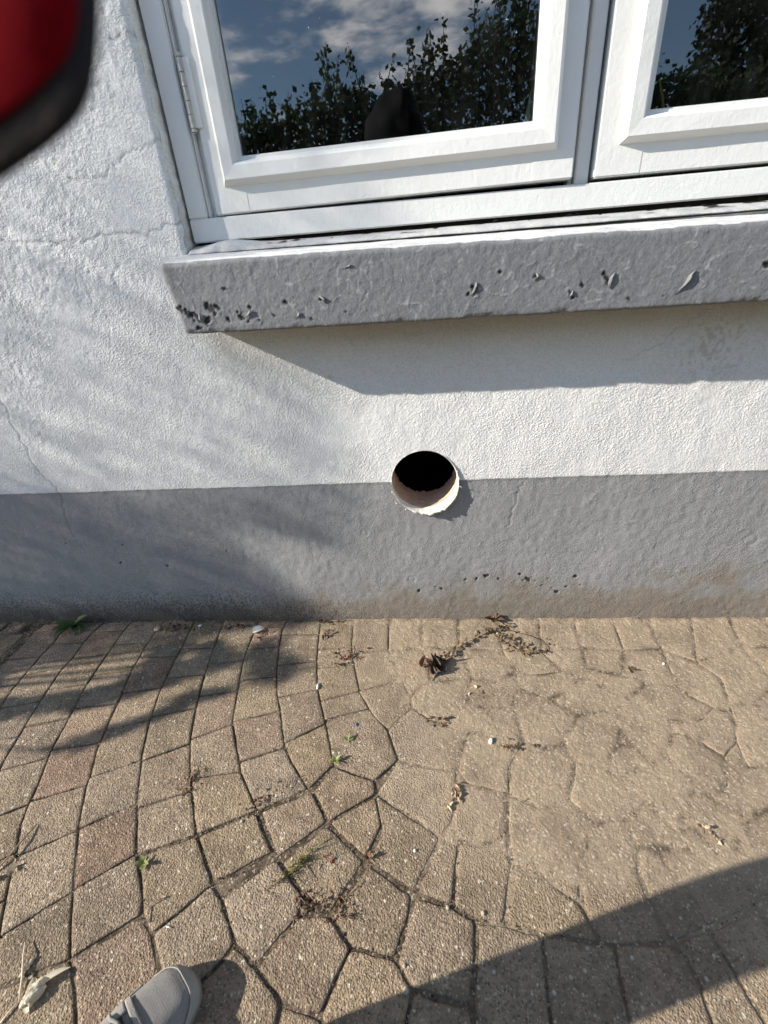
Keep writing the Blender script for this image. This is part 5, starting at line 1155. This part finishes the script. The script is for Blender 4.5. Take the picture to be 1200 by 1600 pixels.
def shoe_patch(name, parent, mat, t0, t1, u0f, u1f, nt, nu, off, thick=0.0):
    V = []; F = []
    for i in range(nt+1):
        t = t0+(t1-t0)*i/nt
        u0, u1 = u0f(t), u1f(t)
        for j in range(nu+1): V.append(shoe_pt(t, u0+(u1-u0)*j/nu, off+random.uniform(-.00015, .00015)))
    for i in range(nt):
        for j in range(nu): F.append((i*(nu+1)+j, i*(nu+1)+j+1, (i+1)*(nu+1)+j+1, (i+1)*(nu+1)+j))
    o = mesh_obj(name, V, F, mat, parent, True)
    if thick: m = o.modifiers.new('t', 'SOLIDIFY'); m.thickness = thick; m.offset = 0
    return o
def make_shoe(loc, rz, mirror):
    s = empty('shoe', loc, rz); s.parent = person; s.location = L_(loc); s.scale = (mirror, 1, 1)
    shoe_patch('upper', s, M_KNIT, 0.0, 0.282, lambda t: -1, lambda t: 1, 70, 36, 0.0)
    # toe bumper: band round the front that widens towards the tip
    w = lambda t: 0.80*max(0.0, 1-t/0.030)**.8+0.20
    V = []; F = []
    for i in range(15):
        for j in range(41):
            u = -1+j/20; V.append(shoe_pt((.013+.045*abs(u)**3)*i/14, u, .0015))
    for i in range(14):
        for j in range(40): F.append((i*41+j, i*41+j+1, (i+1)*41+j+1, (i+1)*41+j))
    o = mesh_obj('toe_cap', V, F, M_SUEDE, s, True); m = o.modifiers.new('t', 'SOLIDIFY'); m.thickness = .0016; m.offset = 0
    shoe_patch('side_band', s, M_SUEDE, 0.0585, 0.12, lambda t: -1, lambda t: -0.62-0.02*math.sin(t*60), 30, 8, 0.0014, .0016)
    shoe_patch('side_band', s, M_SUEDE, 0.0585, 0.12, lambda t: 0.66, lambda t: 1, 30, 8, 0.0014, .0016)
    # eyestay and tongue
    shoe_patch('eyestay', s, M_SUEDE, 0.083, 0.165, lambda t: -0.52, lambda t: -0.20-0.06*max(0, (t-.1))/.06, 20, 8, 0.0022, .0022)
    shoe_patch('eyestay', s, M_SUEDE, 0.083, 0.165, lambda t: 0.20+0.06*max(0, (t-.1))/.06, lambda t: 0.52, 20, 8, 0.0022, .0022)
    shoe_patch('vamp_panel', s, M_SUEDE, 0.074, 0.0826, lambda t: -0.50, lambda t: 0.50, 4, 16, 0.0022, .0022)
    shoe_patch('tongue', s, M_DARK, 0.0905, 0.18, lambda t: -0.17, lambda t: 0.17, 10, 8, 0.0034, .002)
    for q in range(4):
        t = 0.096+q*0.018
        pts = [shoe_pt(t+(0.006 if abs(u) > .2 else 0), u, 0.0055+0.003*(1-abs(u)/.35)) for u in (-.36, -.24, -.1, .05, .2, .36)]
        V, F = tube_data(pts, .0026, 6); mesh_obj('lace', V, F, M_LACE, s, True)
    V = []; F = []; ts = np.linspace(0, .282, 44)
    ring = []
    for t in ts: ring.append((-np.interp(t, [a[0] for a in SHOE], [a[1] for a in SHOE]), -t))
    for t in ts[::-1]: ring.append((np.interp(t, [a[0] for a in SHOE], [a[2] for a in SHOE]), -t))
    n = len(ring); prof = [(0.0, .0), (.0022, .003), (.0030, .010), (.0022, .0175), (.0004, .019)]
    for o_, z in prof:
        for i, (x, y) in enumerate(ring):
            c = Vector((x, y+.14)); c.normalize(); V.append((x+c.x*o_, y+c.y*o_, z))
    for j in range(len(prof)-1):
        for i in range(n): F.append((j*n+i, j*n+(i+1) % n, (j+1)*n+(i+1) % n, (j+1)*n+i))
    F.append(tuple(range(n))[::-1])
    mesh_obj('sole', V, F, M_SOLE, s, True)
    return s
make_shoe((-0.386, -0.834, 0.0), R(-37), 1.12)
make_shoe((0.06, -1.22, 0.0), R(-20), -1)

# ------------------------------------------------------------------ the phone at the camera, its red case flap hangs into the view
RT, UP, FW = r2, -d2, fwd
def cw_(x, y, z): return CAM+RT*x+UP*y+FW*z      # x right, y up, z ahead of the lens
PH = Matrix(((RT.x, UP.x, FW.x, CAM.x), (RT.y, UP.y, FW.y, CAM.y), (RT.z, UP.z, FW.z, CAM.z), (0, 0, 0, 1)))
phone = empty('phone'); phone.matrix_world = Matrix.Translation(CAM)
tag(phone, 'dark phone in a red case whose black-edged corner pokes into the upper left', 'phone')
def rrect(x0, y0, x1, y1, r, n=8):
    out = []
    for cx, cy, a0 in ((x1-r, y1-r, 0), (x0+r, y1-r, 90), (x0+r, y0+r, 180), (x1-r, y0+r, 270)):
        for i in range(n+1): a = R(a0+90*i/n); out.append((cx+r*math.cos(a), cy+r*math.sin(a)))
    return out
def slab(name, outline, z0, z1, mat, xf, bev=0.0006, parent=phone):
    n = len(outline); cx = sum(p[0] for p in outline)/n; cy = sum(p[1] for p in outline)/n; V = []; F = []
    rings = [(z0, bev*1.2), (z0+bev, bev*.3), (z0+bev*1.6, 0), (z1-bev*1.6, 0), (z1-bev, bev*.3), (z1, bev*1.2)]
    for z, ins in rings:
        for x, y in outline:
            d = math.hypot(x-cx, y-cy)+1e-9; V.append(xf(Vector((x-(x-cx)/d*ins, y-(y-cy)/d*ins, z))))
    for j in range(len(rings)-1):
        for i in range(n): F.append((j*n+i, j*n+(i+1) % n, (j+1)*n+(i+1) % n, (j+1)*n+i))
    F.append(tuple(range(n))[::-1]); F.append(tuple((len(rings)-1)*n+i for i in range(n)))
    V = [v-CAM for v in V]
    return mesh_obj(name, V, F, mat, parent, True)
slab('body', rrect(-0.052, -0.125, 0.020, 0.022, .010), -0.0105, -0.0022, flat('black phone glass', (.012, .012, .014), .15, .5), lambda v: PH @ v)
# the flap, in its own plane about 5.5 cm from the lens
FD = 0.055; s_ = FD/700.0
def fl2(px, py): return ((px-606)*s_, -(py-26-800)*s_)
out_px = [(153, -120), (153, 0), (152, 60), (149, 105), (143, 140), (130, 172), (112, 197), (88, 217), (60, 237), (25, 256), (-20, 278), (-140, 330), (-330, 330), (-330, -120)]
in_px = [(131, -105), (131, 0), (129, 55), (122, 92), (108, 118), (84, 142), (55, 167), (22, 190), (-20, 212), (-140, 270), (-315, 270), (-315, -105)]
tiltf = lambda v: PH @ Vector((v.x, v.y, FD+v.z+(v.x-fl2(150, 0)[0])*(-0.10)))
M_EDGE = flat('scuffed black case edge', (.022, .017, .015), .8, .2, .5, 300, .0004, 900)
def m_red(k, b):
    p = k.obj(); k.put(b.inputs['Base Color'], k.mix(k.noise(p, 90, 4), (0.14, 0.0015, 0.004), (0.19, 0.003, 0.006)))
M_RED = material('red leather', m_red, .95, .05)
fo = slab('flap_edge', [fl2(*p) for p in out_px][::-1], 0.0, 0.0022, M_EDGE, tiltf, .0008)
fr_ = slab('flap_panel', [fl2(*p) for p in in_px][::-1], -0.0009, -0.00002, M_RED, tiltf, .0003)
rg_ = [fl2(72, -100), fl2(90, -100), fl2(88, 60), fl2(76, 120), fl2(62, 130), fl2(70, 60)]
slab('flap_fold', rg_[::-1], -0.00115, -0.00092, M_RED, tiltf, .0003)

# ------------------------------------------------------------------ trees and hedge around (they shade the wall and stand in the panes)
def leaf_mesh(pts, size, rng, droop=.5):
    n = len(pts); P = np.asarray(pts, float)
    d = rng.normal(size=(n, 3)); d[:, 2] -= droop; d /= np.linalg.norm(d, axis=1)[:, None]
    u = np.cross(d, rng.normal(size=(n, 3))); u /= np.linalg.norm(u, axis=1)[:, None]
    nrm = np.cross(d, u); s = (size*rng.uniform(.6, 1.25, n))[:, None]
    a = P; b_ = P+d*s*.45+u*s*.34+nrm*s*.06; c = P+d*s; e = P+d*s*.45-u*s*.34+nrm*s*.06
    V = np.stack([a, b_, c, e], 1).reshape(-1, 3); o = np.arange(n)*4
    F = np.concatenate([np.stack([o, o+1, o+2], 1), np.stack([o, o+2, o+3], 1)])
    me = bpy.data.meshes.new('crown'); me.vertices.add(len(V)); me.vertices.foreach_set('co', V.astype(np.float32).ravel())
    me.loops.add(F.size); me.loops.foreach_set('vertex_index', F.astype(np.int32).ravel())
    me.polygons.add(len(F)); me.polygons.foreach_set('loop_start', np.arange(0, F.size, 3, dtype=np.int32)); me.polygons.foreach_set('loop_total', np.full(len(F), 3, np.int32))
    me.update(calc_edges=True); return me
def crown(pts, size, mat, parent, seed, name='crown'):
    me = leaf_mesh(pts, size, np.random.default_rng(seed)); me.materials.append(mat); return link(bpy.data.objects.new(name, me), parent)
# columnar tree to the left of the picture: its ragged edge shades the left half of the wall
TX = -4.4
def edge_a(b):
    return np.interp(b, [-1.4, -1.0, -0.72, -0.58, -0.50, -0.45, -0.41, -0.37, -0.30, -0.25, -0.18, -0.10, -0.055, -0.02, 0.03, 0.075, 0.12, 0.2, 0.35, 0.6, 1.0, 1.9],
                        [0.24, 0.19, 0.15, 0.14, 0.11, 0.115, 0.055, 0.115, 0.105, 0.055, 0.085, 0.105, 0.128, 0.140, 0.135, 0.105, 0.055, 0.035, 0.030, 0.028, 0.015, 0.02])
rng = np.random.default_rng(3)
n = 215000
b_ = rng.uniform(-1.5, 2.0, n); a = rng.uniform(-0.02, 1.0, n)
thick = 0.30+0.70*sstep(-b_, -0.08, 0.20)
thick = np.maximum(thick, 0.8*np.exp(-((b_-.13)/.06)**2)*(a < .15))
sel = (a > edge_a(b_)+np.abs(rng.normal(0, .016, n))+0.014) & (rng.random(n) < thick)
a, b_ = a[sel], b_[sel]
# looser strands that dapple the paving
x = TX+rng.uniform(-.45, .45, len(a))
pts = np.stack([x, a+0.30*x, b_-0.5*x+0.03], 1)
def trunk(parent, x, y, h, r, lean=(0, 0), seed=1, limbs=7):
    q = random.Random(seed); mb = MB()
    P = [(x+lean[0]*t+q.uniform(-.04, .04)*t, y+lean[1]*t+q.uniform(-.04, .04)*t, h*t) for t in (0, .15, .35, .55, .75, 1)]
    mb.tube(P, [r*1.25, r, r*.85, r*.65, r*.42, r*.12], 9)
    for i in range(limbs):
        t = q.uniform(.3, .85); z = h*t; an = q.uniform(0, 6.28); L = h*.22*q.uniform(.6, 1.2)
        c = Vector((x+lean[0]*t, y+lean[1]*t, z)); mb.tube([c, c+Vector((math.cos(an)*L*.5, math.sin(an)*L*.5, L*.35)), c+Vector((math.cos(an)*L*.8, math.sin(an)*L*.8, L*.9))], [r*.4, r*.25, r*.06], 6)
    return mb.build('trunk', M_BARK, parent, True)
ct = empty('columnar_tree', (0, 0, 0)); tag(ct, 'leafy columnar tree left of the picture that shades the left part of the wall', 'tree')
crown(pts, .0152, M_LEAF, ct, 5); trunk(ct, -4.4, -0.77, 3.6, .06, seed=4, limbs=0)
# low garden shrub nearer the picture: its thin drooping branches dapple the paving
SA = np.zeros(0); SB = np.zeros(0)
for (a0, b0, a1, b1, m, w) in ((-.185, -.46, -.13, -.335, 260, .007), (.01, -.60, -.03, -.46, 420, .015), (-.03, -.46, -.005, -.385, 420, .018), (-.005, -.385, .02, -.31, 330, .017), (.12, -.41, 0, -.395, 260, .012),
                            (-.045, -.235, -.10, -.222, 240, .014), (.05, -.26, -.05, -.245, 170, .013), (-.10, -.335, -.115, -.285, 110, .007), (.16, -.66, .06, -.645, 200, .012), (.10, -.34, .03, -.33, 120, .008)):
    m = int(m*1.7); t = rng.uniform(0, 1, m); SA = np.concatenate([SA, a0+(a1-a0)*t+rng.normal(0, w, m)]); SB = np.concatenate([SB, b0+(b1-b0)*t+rng.normal(0, w, m)])
SX_ = -2.7+rng.uniform(-.12, .12, len(SA))
gs = empty('garden_shrub', (0, 0, 0)); tag(gs, 'low loose shrub left of the picture whose thin branches dapple the paving', 'shrub')
crown(np.stack([SX_, SA+.30*SX_, SB-.5*SX_+.01], 1), .022, M_LEAF, gs, 6)
mb = MB(); bx0 = Vector((-2.75, -.62, 0))
for (a0, b0, a1, b1) in ((-.185, -.46, -.13, -.335), (.01, -.60, -.03, -.46), (-.03, -.46, -.005, -.385), (.02, -.31, -.005, -.385), (-.045, -.235, -.10, -.222), (.05, -.26, -.05, -.245), (.16, -.66, .06, -.645), (.10, -.34, .03, -.33), (.12, -.41, 0, -.395)):
    p0 = Vector((-2.7, a0+.3*-2.7, b0+1.35)); p1 = Vector((-2.7, a1+.3*-2.7, b1+1.35)); mb.tube([bx0, bx0.lerp(p0, .5)+Vector((0, .06, .08)), p0, p1], [.012, .008, .004, .0015], 6)
mb.build('stems', M_BARK, gs, True)['kind'] = 'stuff'
# hedge behind the photographer, seen in the left pane
hx = [-4.0, -2.2, -1.65, -1.35, -1.05, -0.80, -0.62, -0.45, -0.25, -0.08, 0.08, 0.25, 0.42, 0.60, 0.78, 0.95, 1.3, 2.0, 3.4]
hz = [2.1, 2.15, 2.20, 2.24, 2.30, 2.46, 2.40, 2.36, 2.40, 2.46, 2.42, 2.52, 2.64, 2.74, 2.72, 2.60, 2.5, 2.3, 2.2]
hz = [v-0.04 for v in hz]
rng = np.random.default_rng(8); n = 85000
x = rng.uniform(-4, 3.4, n); top = np.interp(x, hx, hz)+0.16*(fbm(x*3, x*0, 301, 3)-.5)
z = top*(1-rng.random(n)**1.25*0.98); y = -4.25+rng.normal(0, .22, n)
P1 = np.stack([x, y, z], 1)
sh = []
q = random.Random(21)
hd_ = empty('hedge', (0, 0, 0)); tag(hd_, 'tall leafy hedge with loose upright shoots reflected in the left window pane', 'hedge')
mb = MB()
for i in range(64):
    x0 = q.uniform(-2.2, 1.4); zt = float(np.interp(x0, hx, hz)); L = q.uniform(.08, .34); yy = -4.2+q.gauss(0, .12); lx = q.uniform(-.07, .07)
    mb.tube([(x0, yy, zt-.5), (x0+lx*.5, yy, zt), (x0+lx*2, yy, zt+L)], [.009, .006, .002], 5)
    for j in range(int(L*110)):
        t = q.random(); sh.append((x0+lx*(.5+1.5*t)+q.gauss(0, .022), yy+q.gauss(0, .03), zt-.06+(L+.06)*t))
for i in range(24):
    x0 = q.uniform(-3.8, 3.3); mb.tube([(x0, -4.25, -.02), (x0+q.uniform(-.1, .1), -4.25, .8), (x0+q.uniform(-.25, .25), -4.25, 1.9)], [.03, .022, .008], 6)
mb.build('stems', M_BARK, hd_)
crown(np.concatenate([P1, np.array(sh)]), .054, M_DLEAF, hd_, 9, 'foliage')['kind'] = 'stuff'
# dark conifer further off, seen in the right pane
def blob_tree(name, label, x, y, h, rad, z0, n, size, mat, seed, group=None):
    root = empty(name, (0, 0, 0)); tag(root, label, 'tree', group)
    g = np.random.default_rng(seed); zz = z0+(h-z0)*g.random(n); t = (zz-z0)/(h-z0)
    R_ = rad*np.sqrt(np.clip(1-t, 0, 1))*np.clip(t*6+.5, 0, 1); an = g.uniform(0, 6.283, n); rr = R_*np.sqrt(g.random(n))*(.75+.5*fbm(an*2.2, zz*1.6, seed, 3))
    crown(np.stack([x+rr*np.cos(an), y+rr*np.sin(an), zz], 1), size, mat, root, seed); trunk(root, x, y, h*.95, rad*.09, seed=seed, limbs=8); return root
blob_tree('conifer', 'dark conifer standing beyond the hedge, reflected in the right window pane', 5.3, -8.4, 7.5, 1.45, .3, 34000, .10, M_NEEDLE, 31)
blob_tree('leafy_tree', 'broad dark tree behind the hedge at the far end, beside the conifer', 8.2, -8.8, 6.5, 2.0, .5, 20000, .12, M_NEEDLE, 33)
